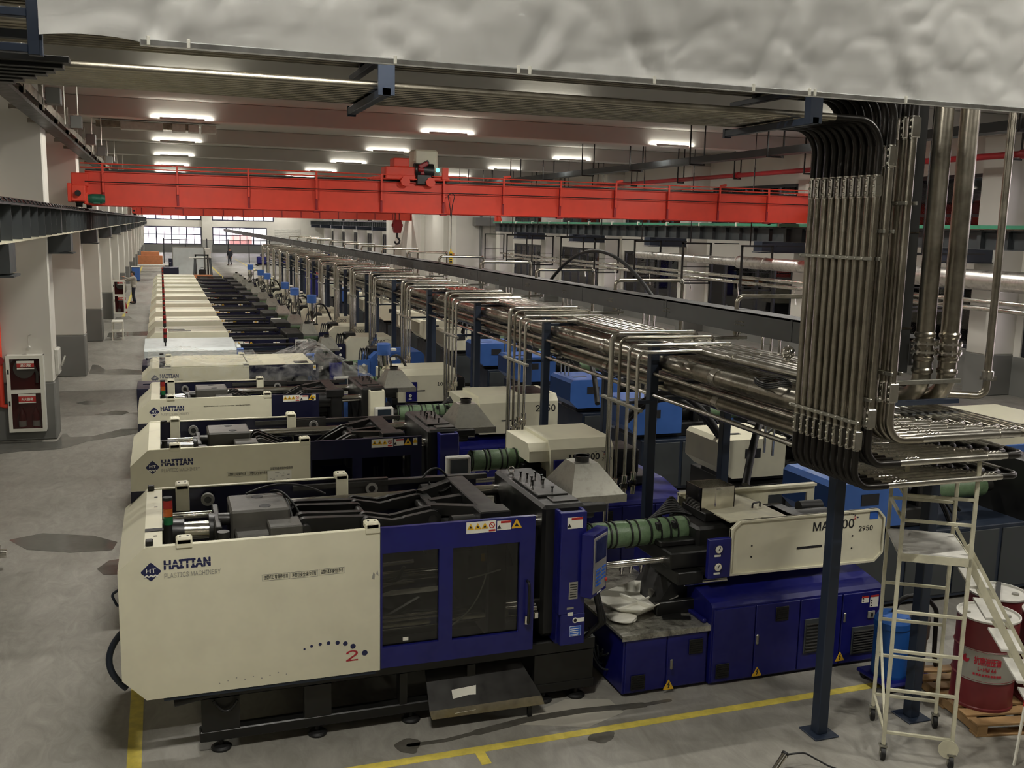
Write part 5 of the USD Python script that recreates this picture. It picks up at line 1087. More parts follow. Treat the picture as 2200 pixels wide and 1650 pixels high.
def closed_machine(label, yf, sx=1.0, model='MA2000', style=0, cover='cream_paint', ucover='cream_paint', hood=True, first=None):
    T = thing('moulding_machine', label, 'machine', (-.42, yf, 0)); K = Kit(T, sx, 1, 1); W = 1.55
    door = 'navy_paint' if style != 1 else 'post_paint'
    m = K.mb().box(-.1, 3.6, .1, 1.45, .12, .62, .01); K.part('base_frame', m, 'black_iron')
    for x in (.2, 1.6, 3.3):
        for y in (.2, 1.35): K.part('foot', K.mb().cyl((x, y, 0), (x, y, .12), .07, 10), 'black_rubber')
    if style == 1:
        pr = Polygon([(0, .62), (0, 1.74), (.05, 1.80), (1.5, 1.86), (1.55, 1.80), (1.55, .62)]); K.part('clamp_cover', K.mb().prism(pr, -.42, 1.52, 'x').box(1.5, 1.62, .02, .5, 1.5, 1.84, .03), cover)
        K.part('blue_edge', K.mb().box(1.52, 1.68, -.012, .12, .62, 1.78, .02), 'mid_blue_paint'); mm = K.mb(); on_front(mm, sbox(1.545, 1.6, 1.62, 1.7), 0, 0, -.012); l_ = K.part('warning_label', mm, 'label_white'); mm = K.mb(); on_front(mm, triangle(1.582, 1.655, .05), 0, 0, -.012, .004); K.part('warning_sign', mm, 'label_yellow', l_)
    else:
        pr = Polygon([(-.42, .65), (-.42, 1.60), (-.22, 1.80), (1.52, 1.80), (1.56, 1.74), (1.56, .65)]); mc = K.part('clamp_cover', K.mb().prism(pr, 0, W, 'y'), cover)
        K.part('cover_seam', K.mb().box(-.2, 1.55, -.004, .0, 1.42, 1.43).box(-.1, 1.5, W*.6, W*.6+.02, 1.80, 1.806), 'ink_pale_grey', mc)
    tw = K.part('signal_tower', K.mb().cyl((.02, .35, 1.78), (.02, .35, 1.92), .016, 8).cyl((.02, .35, 1.90), (.02, .35, 2.12), .038, 12), 'black_rubber'); K.part('lamp_segment', K.mb().cyl((.02, .35, 2.0), (.02, .35, 2.07), .040, 12).cyl((.02, .35, 2.12), (.02, .35, 2.2), .040, 12), 'tower_red', tw)
    dd = K.part('safety_door', K.mb().box(1.56, 2.98, 0, .04, .65, 1.58), door); K.part('window', K.mb().box(1.75, 2.7, -.006, .0, .8, 1.3), 'screen_dark', dd)
    K.part('back_door', K.mb().box(1.56, 2.98, W-.04, W, .65, 1.60), door)
    K.part('top_rails', K.mb().box(1.60, 2.95, .1, .2, 1.60, 1.66, .008).box(1.7, 2.95, W-.3, W-.2, 1.66, 1.72, .008).box(1.6, 3.0, .5, .6, 1.5, 1.56).box(1.6, 3.0, W-.75, W-.65, 1.5, 1.6), 'black_iron')
    K.part('door_track', K.mb().box(1.55, 3.05, .02, .05, 1.58, 1.61), 'galvanised')
    K.part('platens', K.mb().box(1.6, 1.9, .15, 1.4, .65, 1.5, .02).box(2.5, 2.75, .15, 1.4, .65, 1.55, .02).box(3.0, 3.45, .1, 1.45, .62, 1.72, .02), 'black_iron')
    for y in (.3, 1.25): K.part('tie_bar', K.mb().cyl((1.6, y, 1.4), (3.1, y, 1.4), .05, 10), 'chrome')
    warn_labels(K, 1.62, 1.44, 0, n=3, ban=False, tri=True)
    mm = K.mb(); on_front(mm, sbox(2.66, 1.42, 2.82, 1.52), 0, 0, 0); l_ = K.part('warning_label', mm, 'label_white'); mm = K.mb(); on_front(mm, triangle(2.74, 1.47, .06), 0, 0, 0, .004); K.part('warning_sign', mm, 'label_yellow', l_)
    pl = K.part('pillar', K.mb().box(3.05, 3.3, -.04, .06, .62, 1.62, .01), 'mid_blue_paint' if style == 1 else 'navy_paint')
    cp = K.part('control_panel', K.mb().box(3.2, 3.52, -.16, -.05, 1.15, 1.58, .012), 'mid_blue_paint' if style == 1 else 'dirty_white'); K.part('screen', K.mb().box(3.24, 3.48, -.166, -.15, 1.3, 1.54), 'screen_dark', cp)
    if hood: fume_hood(K, 3.42, 3.88, .35, .95, 1.62, 1.98, .06, .05)
    K.part('cabinet', K.mb().box(3.7, 6.1, .0, 1.45, .04, .82, .01), 'mid_blue_paint' if style == 1 else 'blue_paint')
    for k in range(4): K.part('cabinet_door', K.mb().box(3.72+k*.6, 4.28+k*.6, -.014, .0, .08, .78, .005), 'mid_blue_paint' if style == 1 else 'blue_paint')
    br = K.part('barrel', K.mb().cyl((3.6, .72, 1.22), (4.6, .72, 1.22), .09, 14), 'mid_iron'); K.part('heater_jacket', K.mb().cyl((3.75, .72, 1.22), (4.5, .72, 1.22), .13, 16), 'jacket_green', br)
    K.part('carriage', K.mb().box(3.9, 4.7, .3, 1.15, .85, 1.05, .01).box(4.3, 5.9, .35, 1.1, 1.05, 1.3, .02), 'black_iron')
    gp = K.part('gauge_panel', K.mb().box(4.28, 4.56, .16, .22, .9, 1.42, .006), 'mid_blue_paint' if style == 1 else 'navy_paint')
    for z in (1.12, 1.3): K.part('gauge', K.mb().cyl((4.42, .16, z), (4.42, .135, z), .035, 12), 'label_white', gp)
    pr = Polygon([(.2, .95), (.2, 1.48), (.26, 1.56), (1.2, 1.56), (1.26, 1.5), (1.26, .95)])
    uc = Polygon([(4.58, .95), (4.58, 1.45), (4.72, 1.58), (5.82, 1.58), (5.90, 1.5), (5.90, .95)]); K.part('unit_cover', K.mb().prism(uc, .2, 1.26, 'y'), ucover)
    h = lettering(model, .085, bold=1); mm = K.mb(); on_front(mm, h, 5.16, 1.40, .2); K.part('model_lettering', mm, 'ink_grey' if style == 1 else 'ink_black')
    if style != 1: swoosh(K, 5.62, 1.50, .2, .3, red='ink_grey')
    if style == 1:
        for x in (4.78, 4.88): K.part('gauge', K.mb().cyl((x, .2, 1.43), (x, .175, 1.43), .035, 12), 'label_white')
        K.part('red_lamp', K.mb().cyl((5.52, .2, 1.38), (5.52, .18, 1.38), .028, 12), 'led_red'); K.part('name_plate', K.mb().box(4.3, 4.5, .14, .15, 1.12, 1.3), 'ink_grey')
        mm = K.mb(); on_front(mm, rrect(5.0, 5.4, 1.2, 1.22, .009), 0, 0, .2); K.part('handle_slot', mm, 'ink_black')
    mm = K.mb()
    for k in range(6): mm.tube(arc_pts((4.35+.06*k, .45, 1.3), (4.5+.06*k, .8, 1.5), -.22, 9), .018, 6)
    K.part('hoses', mm, 'black_rubber'); K.part('throat', K.mb().box(4.62, 4.9, .5, .95, 1.3, 1.66, .02), 'black_iron')
    return T
R5 = closed_machine('fifth machine with pale cool white clamp cover and bright blue injection unit', 22.7, 1.0, 'MA', 1, 'cool_white_paint', 'mid_blue_paint')
proto = closed_machine('sixth moulding machine in the aisle row, brightest cream clamp cover', 25.98)
CLOSED = [28.75, 31.95, 35.05, 38.25, 41.3, 44.2, 46.9, 49.5, 52.3]
for i, y in enumerate(CLOSED):
    dup(proto, 'moulding_machine', f'{ORD[6+i]} machine from the camera in the aisle row, cream clamp cover' + (', farthest one' if i == len(CLOSED)-1 else ''), (-.42, y, 0))
o = thing('spare_bars', 'two thin grey bars lying on the sixth clamp cover', 'bars', (.1, 26.2, 1.806)); obj('bar', MB().box(0, .55, 0, .05, 0, .012), 'ink_pale_grey', o); obj('bar', MB().box(0, .40, .3, .42, 0, .012), 'ink_pale_grey', o)

# hopper loaders on the injection units
def hopper(label, x, y, z, mt='mid_blue_paint'):
    T = thing('hopper_loader', label, 'hopper', (x, y, z))
    obj('lid', MB().lathe([(0, .86), (.13, .86), (.14, .84), (.14, .62), (0, .62)], n=18), mt, T)
    obj('drum', MB().lathe([(.125, .62), (.125, .40), (.05, .22), (.05, .12), (.09, .1), (.09, 0)], n=18), 'chrome', T)
    obj('frame', MB().box(-.14, -.11, -.14, -.11, 0, .5).box(.11, .14, -.14, -.11, 0, .5).box(-.16, .16, -.16, .16, -.02, .012), 'mid_iron', T)
    obj('side_box', MB().box(.14, .26, -.05, .05, .70, .75, .01).box(.14, .24, -.05, .05, .5, .56, .01), 'label_white', T)
    obj('hose', MB().tube(arc_pts((.12, 0, .5), (.6, .2, .1), -.25, 12), .03, 8), 'black_rubber', T)
    return T
hopper('nearest blue-topped hopper loader, over the fourth machine', 4.28, 20.0, 1.30)
for k, (x, y, n) in enumerate(((4.15, 29.5, 'second'), (4.05, 32.7, 'third'), (4.1, 35.8, 'fourth'), (4.1, 42.0, 'fifth'), (4.1, 44.9, 'sixth'), (4.1, 50.2, 'seventh'))):
    hopper(f'{n} blue-topped hopper loader from the camera', x, y, 1.62, 'mid_blue_paint')
# white moulded cover lying on the near deck, rag and plate beside it
T = thing('plastic_moulding', 'white moulded plastic tray lying on the steel deck of the nearest machine', 'plastic tray', (4.62, 8.88, .70), .42)
def octa(w, d, c, z): return np.array([(-w+c, -d, z), (w-c, -d, z), (w, -d+c, z), (w, d-c, z), (w-c, d, z), (-w+c, d, z), (-w, d-c, z), (-w, -d+c, z)])
ro, ri = octa(.46, .30, .16, .10), octa(.33, .19, .10, .0); m = MB(); k8 = np.arange(8); k9 = (k8+1) % 8
vv = np.vstack([ro, ri]); ff = np.column_stack([k8, k9, k9+8, k8+8]); m.add(vv, ff); m.add(vv-[0, 0, .012], ff[:, ::-1])
m.add(np.vstack([ro, ro-[0, 0, .012]]), np.column_stack([k8, k8+8, k9+8, k9])); m.prism(ri[:, :2], -.012, .001, 'z'); obj('tray', m, 'label_white', T)
obj('cross_rib', MB().box(-.015, .015, -.24, .24, .0, .045, .004).box(-.34, .34, -.012, .012, .0, .03, .004), 'label_white', T)
obj('feet', MB().box(-.2, .2, -.15, .15, -.045, -.013), 'label_white', T)
obj('steel_plate', MB().prism([(4.72, 8.50), (5.0, 8.42), (5.04, 8.5), (4.95, 8.53), (4.99, 8.62), (4.8, 8.72)], .656, .668, 'z'), 'black_iron', label='small dark notched steel plate on the near deck', cat='plate')
obj('perforated_block', MB().prism(sbox(4.8, .66, 5.2, .80).difference(unary_union([Point(4.88+.12*k, .73).buffer(.04) for k in range(3)])), 8.92, 9.0, 'y'), 'grey_iron', label='grey block with three round holes standing on the near deck', cat='block')
rg = np.array(trimesh.creation.icosphere(3, .16).vertices); rf = trimesh.creation.icosphere(3, .16).faces; rg = rg*(1+.5*(meshkit.fbm(rg*9, 3)-.5))[:, None]*[1, 1, .3]
obj('rag', MB().add(rg+[4.32, 8.62, .70], rf, True), 'label_white', label='crumpled white rag on the near deck beside the control pillar', cat='rag')
obj('rag', MB().add(rg*[1.2, 1.4, .6]+[3.78, 16.9, 1.30], rf, True), 'label_white', label='white rag lying on the third machine in front of its barrel', cat='rag')
T = thing('drip_plate', 'dark sheet metal drip chute with pale paper under the nearest machine door', 'plate', (2.72, 8.2, 0))
obj('sheet', MB().add(np.array([(-.54, -.02, .20), (.55, -.04, .21), (.40, .34, .52), (-.50, .34, .50), (-.54, -.01, .185), (.55, -.03, .195), (.40, .35, .505), (-.50, .35, .485)]), [[0, 1, 2, 3], [7, 6, 5, 4], [4, 5, 1, 0], [6, 7, 3, 2], [5, 6, 2, 1], [7, 4, 0, 3]]), 'mid_iron', T)
obj('lip', MB().add(np.array([(-.54, -.02, .20), (.55, -.04, .21), (.58, -.05, .12), (-.52, -.03, .12), (-.54, -.015, .20), (.55, -.035, .21), (.58, -.045, .12), (-.52, -.025, .12)]), [[3, 2, 1, 0], [4, 5, 6, 7], [0, 1, 5, 4], [2, 3, 7, 6], [1, 2, 6, 5], [3, 0, 4, 7]]), 'dull_steel_pipe', T)
obj('paper', MB().add(np.array([(-.30, -.032, .15), (-.10, -.034, .16), (-.06, .10, .335), (-.30, .09, .325), (-.30, -.03, .145), (-.10, -.032, .155), (-.06, .105, .33), (-.30, .095, .32)]), [[0, 1, 2, 3], [7, 6, 5, 4], [4, 5, 1, 0], [6, 7, 3, 2], [5, 6, 2, 1], [7, 4, 0, 3]]), 'label_white', T)
obj('leg', MB().box(.42, .46, -.03, .0, 0, .14), 'black_iron', T)

# ---------------------------------------------------------------- machines beyond the rack, turned the other way
def far_machine(label, y, col, cov='cream_paint'):
    T = thing('moulding_machine', label, 'machine', (7.55, y, 0)); K = Kit(T, 1, 1, 1); K.mb = lambda: MB()
    K.part('cabinet', K.mb().box(.25, 3.4, .1, 1.5, .05, .95, .01), 'black_iron' if col != 'mid_blue_paint' else 'post_paint')
    for k in range(4): K.part('cabinet_door', K.mb().box(.3+k*.76, 1.0+k*.76, .085, .1, .1, .9, .006), 'dark_steel_paint')
    u = K.part('unit_cover', K.mb().prism([(0, 1.20), (0, 1.56), (.06, 1.62), (1.05, 1.62), (1.05, 1.05), (.16, 1.05)], .15, 1.25, 'y'), col)
    K.part('opening', K.mb().box(.36, .62, .142, .15, 1.34, 1.48), 'ink_black', u); K.part('slot', K.mb().box(.2, .5, .5, .58, 1.62, 1.628), 'ink_black', u)
    K.part('drive', K.mb().box(.2, 1.6, .3, 1.1, .95, 1.2, .02).cyl((1.05, .7, 1.34), (1.4, .7, 1.34), .22, 16).box(1.4, 1.75, .35, 1.05, 1.0, 1.5, .02), 'black_iron')
    br = K.part('barrel', K.mb().cyl((1.7, .7, 1.30), (2.9, .7, 1.30), .09, 14), 'mid_iron'); K.part('heater_jacket', K.mb().cyl((1.8, .7, 1.30), (2.75, .7, 1.30), .145, 16), 'jacket_green', br)
    m = K.mb(); r = random.Random(int(y*10))
    for k in range(14): m.tube(arc_pts((.9+.5*r.random(), .2+.9*r.random(), 1.35+.3*r.random()), (1.5+.9*r.random(), .1+1.2*r.random(), 1.0), -.1-.35*r.random(), 10), .02, 6)
    K.part('hoses', m, 'black_rubber')
    K.part('manifold', K.mb().box(1.1, 1.5, .9, 1.3, 1.4, 1.65, .02).cyl((1.2, 1.1, 1.65), (1.2, 1.1, 1.8), .05, 10).cyl((1.4, 1.05, 1.65), (1.4, 1.05, 1.76), .05, 10).box(1.05, 1.2, .5, .7, 1.5, 1.7, .02), 'mid_iron')
    K.part('fixed_platen', K.mb().box(2.95, 3.35, .1, 1.5, .6, 1.75, .02), 'black_iron')
    K.part('safety_door', K.mb().box(3.35, 4.6, .0, .05, .6, 1.55, .01).box(3.35, 4.6, 1.5, 1.55, .6, 1.6, .01), 'navy_paint' if col != 'mid_blue_paint' else 'mid_blue_paint')
    K.part('mould_zone', K.mb().box(3.4, 4.55, .2, 1.4, .6, 1.3, .02), 'black_iron')
    c = K.part('clamp_cover', K.mb().prism([(4.6, .6), (4.6, 1.66), (6.4, 1.66), (6.62, 1.45), (6.62, .6)], 0, 1.55, 'y'), cov)
    K.part('base_frame', K.mb().box(3.3, 6.4, .1, 1.45, .08, .6, .01), 'black_iron')
    for x in (.5, 3.0, 6.2):
        for yy in (.25, 1.3): K.part('foot', K.mb().cyl((x, yy, 0), (x, yy, .09), .07, 10), 'black_rubber')
    return T
FM = [(9.35, 'mid_blue_paint'), (11.9, 'cream_paint'), (15.0, 'mid_blue_paint'), (17.6, 'mid_blue_paint'), (21.0, 'mid_blue_paint'), (23.7, 'mid_blue_paint'), (26.9, 'cream_paint'), (29.8, 'cream_paint'), (32.8, 'cream_paint'), (35.9, 'cream_paint'), (39, 'cream_paint'), (42, 'cream_paint'), (45, 'mid_blue_paint'), (48, 'cream_paint')]
protoF = {}
for i, (y, col) in enumerate(FM):
    lb = f'{ORD[i]} machine from the camera beyond the pipe rack, {"bright blue" if col[0] == "m" else "white"} injection unit'
    if col not in protoF: protoF[col] = far_machine(lb, y, col)
    else: dup(protoF[col], 'moulding_machine', lb, (7.55, y, 0))
# lumps of black hose arched from the rack down to the machines beyond it
for k, (a, b, s) in enumerate((((6.3, 12.7, 1.9), (7.6, 12.1, 1.55), -.55), ((6.4, 12.9, 1.8), (7.7, 12.3, 1.5), -.5), ((7.1, 15.9, 2.3), (6.7, 14.6, 1.75), -.15), ((7.0, 10.3, 2.3), (6.2, 9.4, 1.75), -.2), ((6.9, 22.3, 2.6), (6.4, 21.4, 2.2), -.1))):
    obj('arched_hose', MB().tube(arc_pts(a, b, s, 16), .045, 10), 'black_rubber', label=f'{ORD[k]} thick black hose arching under the pipe rack from the camera', cat='hose')
# ---------------------------------------------------------------- rolling platform ladder
L = thing('platform_ladder', 'cream steel rolling platform ladder under the vertical pipes at the right', 'ladder', (6.33, 6.70, 0), -.57)
W2, D2 = .28, .37
for x, y, s in ((-W2, -D2, 'front'), (W2, -D2, 'front'), (-W2, D2, 'rear'), (W2, D2, 'rear')):
    obj('post', MB().box(x-.016, x+.016, y-.016, y+.016, .14, 2.75, .004), 'worn_paint', L)
    c = obj('caster_fork', MB().box(x-.03, x+.03, y-.012, y+.012, .03, .14, .005).box(x-.035, x+.035, y-.03, y+.03, .125, .14), 'galvanised', L)
    obj('wheel', MB().cyl((x-.018, y, .06), (x+.018, y, .06), .06, 18), 'black_rubber', c); obj('hub', MB().cyl((x-.022, y, .06), (x+.022, y, .06), .022, 10), 'chrome', c)
obj('corner_plate', MB().cyl((W2-.03, -D2-.022, .18), (W2-.03, -D2-.016, .18), .085, 16), 'worn_paint', L)
for z in (.26, .66, 1.02, 1.38, 2.2, 2.42):
    obj('rail', MB().box(-W2, W2, -D2-.012, -D2+.012, z-.014, z+.014, .003), 'worn_paint', L); obj('rail', MB().box(-W2, W2, D2-.012, D2+.012, z-.014, z+.014, .003), 'worn_paint', L)
for z in (.26, 2.2, 2.42): obj('side_rail', MB().box(-W2-.012, -W2+.012, -D2, D2, z-.014, z+.014, .003), 'worn_paint', L)
obj('brace', MB().bar((-W2, -D2, .30), (-W2, D2, 1.0), .022), 'worn_paint', L)
pf = obj('platform', MB().box(-W2-.01, W2+.01, -D2-.01, D2+.01, 1.875, 1.905, .004), 'dirty_white', L)
obj('platform_edge', MB().box(-W2-.016, W2+.016, -D2-.016, -D2-.008, 1.84, 1.91).box(W2+.008, W2+.016, -D2, D2, 1.84, 1.91), 'worn_paint', pf)
for y in (-.26, .26): obj('stringer', MB().bar((W2, y, 1.88), (W2+.98, y, .12), .022, .06), 'worn_paint', L); obj('hand_rail', MB().bar((W2, y, 2.0), (W2+1.05, y, .2), .022, .03), 'worn_paint', L)
for k in range(6):
    z = 1.62-k*.27; x = W2+.145+k*.150; obj('tread', MB().box(x-.10, x+.10, -.25, .25, z-.012, z+.012, .003), 'dirty_white', L)

# ---------------------------------------------------------------- oil drums on a pallet, barrier pole, blue vacuum cleaner
def drum(label, x, y, z):
    T = thing('oil_drum', label, 'drum', (x, y, z)); r = .285
    obj('body', MB().lathe([(0, .0), (r, 0), (r, .02), (r-.006, .03), (r-.006, .29), (r+.004, .30), (r-.006, .31), (r-.006, .58), (r+.004, .59), (r-.006, .60), (r-.006, .86), (r, .87), (r, .89)], n=36), 'drum_red', T)
    ld = obj('lid', MB().lathe([(0, .872), (r-.02, .872), (r-.012, .892), (r+.002, .892), (r+.002, .875)], n=36), 'dirty_white', T)
    obj('bung', MB().cyl((.13, -.1, .872), (.13, -.1, .888), .035, 14).cyl((-.15, .1, .872), (-.15, .1, .885), .02, 12), 'galvanised', ld)
    a = np.linspace(PI*1.0, PI*1.75, 22); v = np.array([((r+.001)*math.cos(t), (r+.001)*math.sin(t), z_) for t in a for z_ in (.285, .60)])
    n = len(a); lb = obj('label_band', MB().add(v, [[2*i, 2*i+2, 2*i+3, 2*i+1] for i in range(n-1)], True), 'ink_grey', T)
    return T, lb
def wrap(shp, cx, z0, r=.2885):
    """lettering wrapped round a drum, centred on the angle cx"""
    m = MB(lambda v: np.stack([(r+v[:, 2])*np.cos(cx+v[:, 0]/r), (r+v[:, 2])*np.sin(cx+v[:, 0]/r), z0+v[:, 1]], -1))
    shp = shp.segmentize(.02); return m.prism(shp, -.002, .0025, 'z')
dr1, lb1 = drum('front dark red oil drum with white lid and printed label band on the pallet', 7.42, 6.98, .13)
phi = math.atan2(-6.98, -7.42)+.12
for t, h, z0, cj, s in (('抗磨液压油', .062, .47, True, .24), ('L-HM 46', .036, .405, False, .16)):
    q = lettering(t, h, cjk=cj, bold=2); q = affinity.scale(q, s/(q.bounds[2]-q.bounds[0]), 1, origin=(0, 0)); obj('label_lettering', wrap(affinity.translate(q, -s/2-q.bounds[0], 0), phi, z0), 'ink_red', lb1)
q = unary_union([sbox(-.12+.026*k, 0, -.102+.026*k, .02) for k in range(10)]); obj('label_lettering', wrap(q, phi, .355), 'ink_red', lb1)
q = Point(-.2, .0).buffer(.035).difference(Point(-.185, .02).buffer(.02)).union(sbox(-.215, -.005, -.20, .04)); obj('label_mark', wrap(q, phi, .49), 'ink_red', lb1)
dr2, lb2 = drum('rear dark red oil drum with a black strap across its white lid', 7.98, 7.42, .13)
obj('strap', MB().obox((0, 0, .897), (.56, .045, .008), rz=.75), 'black_rubber', dr2)
drum('dark red oil drum at the right edge behind the barrier pole', 8.06, 6.80, .13)
T = thing('wooden_pallet', 'worn wooden pallet under the red oil drums', 'pallet', (7.72, 7.0, 0), -.2)
for k in range(7): obj('board', MB().box(-.62, .78, -.55+k*.185, -.42+k*.185, .105, .128, .003), 'wood', T)
for x in (-.56, .08, .68): obj('bearer', MB().box(x-.05, x+.05, -.55, .69, .02, .105, .003), 'wood', T)
for k in (0, 3, 6): obj('lower_board', MB().box(-.62, .78, -.55+k*.185, -.43+k*.185, 0, .02, .003), 'wood', T)
T = thing('barrier_pole', 'red and white barrier pole leaning by the oil drums', 'pole', (6.98, 6.1, 0))
obj('pole', MB().bar((-.03, 0, .0), (.06, .0, .95), .018), 'label_white', T)
obj('red_sleeve', MB().bar((.02, -.002, .55), (.06, -.002, .93), .022), 'label_red', T); obj('red_rail', MB().bar((.03, 0, .6), (.5, .12, .56), .03), 'label_red', T)
T = thing('vacuum_cleaner', 'blue industrial vacuum cleaner on a wheeled base behind the ladder', 'vacuum cleaner', (7.05, 7.75, 0))
obj('base', MB().box(-.3, .34, -.24, .24, .06, .11, .02), 'blue_paint', T)
for x, y in ((-.24, -.18), (.28, -.18), (-.24, .18), (.28, .18)): obj('wheel', MB().cyl((x-.015, y, .045), (x+.015, y, .045), .045, 12), 'black_rubber', T)
obj('tank', MB().lathe([(0, .11), (.17, .11), (.175, .14), (.175, .62), (.185, .64), (.185, .70), (.15, .76), (0, .78)], (-.08, 0, 0), 24), 'crate_blue', T)
obj('motor', MB().lathe([(0, .5), (.09, .5), (.10, .53), (.10, .72), (.08, .76), (0, .76)], (.2, -.08, 0), 18).cyl((.2, -.08, .11), (.2, -.08, .5), .08, 14), 'galvanised', T)
obj('hose', MB().tube([(-.08, 0, .78), (-.05, -.05, .95), (.2, -.1, .98), (.36, -.12, .8), (.4, -.1, .3), (.55, .0, .06)], .024, 8, .15), 'black_rubber', T)
obj('hose', MB().tube([(7.4, 7.6, .025), (8.0, 7.9, .025), (8.6, 7.7, .025), (9.3, 8.1, .025)], .022, 8, .3), 'black_rubber', label='black hose trailing over the floor behind the ladder', cat='hose')
# bits of gear at the bottom edge
T = thing('air_gun', 'steel air gun with thin black hose lying on the floor at the bottom edge', 'air gun', (4.72, 6.52, 0))
obj('barrel', MB().cyl((.0, .0, .05), (.2, .1, .16), .028, 12), 'chrome', T); obj('body', MB().box(-.2, .02, -.06, .05, .02, .07, .015).cyl((-.16, 0, .05), (-.2, 0, .11), .02, 8), 'mid_iron', T); obj('grip', MB().cyl((.2, .1, .16), (.215, .108, .17), .032, 12), 'black_rubber', T)
obj('hose', MB().tube([(.2, .1, .16), (.4, .1, .15), (.58, .0, .05), (.7, -.1, .02)], .008, 6, .1), 'black_rubber', T)
obj('yellow_end', MB().box(.66, .80, -.14, -.08, .0, .03, .008).cyl((.5, -.05, .03), (.66, -.1, .03), .02, 8), 'worn_paint', T)

# ---------------------------------------------------------------- right rear corner: crates with cables, chain hoist wires
def crate(label, x, y, z, rz, w=1.1, d=.8, h=.5):
    T = thing('plastic_crate', label, 'crate', (x, y, z), rz)
    obj('floor_panel', MB().box(-w/2, w/2, -d/2, d/2, 0, .03), 'crate_blue', T)
    for s, (a, b, c, e) in enumerate(((-w/2, w/2, -d/2, -d/2+.02), (-w/2, w/2, d/2-.02, d/2), (-w/2, -w/2+.02, -d/2, d/2), (w/2-.02, w/2, -d/2, d/2))): obj('side_panel', MB().box(a, b, c, e, .03, h), 'crate_blue', T)
    m = MB()
    for k in range(9): m.box(-w/2+k*w/8-.012, -w/2+k*w/8+.012, -d/2-.018, -d/2, 0, h)
    m.box(-w/2-.02, w/2+.02, -d/2-.025, -d/2, h-.06, h).box(-w/2-.02, w/2+.02, d/2, d/2+.025, h-.06, h).box(-w/2-.025, -w/2, -d/2, d/2, h-.06, h).box(w/2, w/2+.025, -d/2, d/2, h-.06, h).box(-w/2, w/2, -d/2-.018, -d/2, h*.5-.02, h*.5+.02)
    obj('ribs', m, 'crate_blue', T); obj('label', MB().box(-.1, .1, -d/2-.028, -d/2-.02, h*.45, h*.8), 'label_white', T); return T
C0 = crate('near right blue plastic crate by the right wall', 15.6, 14.8, 0, .3, 1.25, .9, .66)
for i, (x, y, z, lb) in enumerate(((14.75, 16.2, 0, 'middle blue plastic crate by the right wall'), (14.2, 17.75, 0, 'left blue plastic crate beside the thick vertical pipes'))):
    dup(C0, 'plastic_crate', lb, (x, y, z), .3)
for i, (x, y, z) in enumerate(((14.75, 16.2, .66), (14.2, 17.75, .66), (15.5, 14.75, .5))):
    r = random.Random(30+i); T = thing('cable_heap', f'{("middle", "left", "right")[i]} tangle of black cables heaped in the blue crates', 'cables', (x, y, z-.15))
    for k in range(7):
        a0 = r.random()*6; R = .22+.16*r.random(); tl = r.random()*1.2
        obj('coil', MB().ring(np.array([(R*math.cos(a), R*math.sin(a)*math.cos(tl), .22+R*math.sin(a)*math.sin(tl)+.05*k*.6) for a in np.linspace(a0, a0+5.6, 22)]), .02, 6), 'black_rubber', T)
    obj('connector', MB().obox((.2, -.2, .3), (.34, .16, .16), rz=.4, b=.02), 'label_white', T); obj('connector', MB().obox((-.2, -.1, .5), (.08, .06, .34), rx=.3, b=.01), 'label_white', T)
T = thing('pull_chains', 'pair of thin light pull chains hanging by the right wall windows', 'chain', (21.6, 18.4, 0)); obj('chain', MB().cyl((0, 0, 1.0), (0, 0, 4.0), .014, 6), 'label_white', T); obj('chain', MB().cyl((.35, -.1, 1.0), (.35, -.1, 4.0), .014, 6), 'label_white', T)

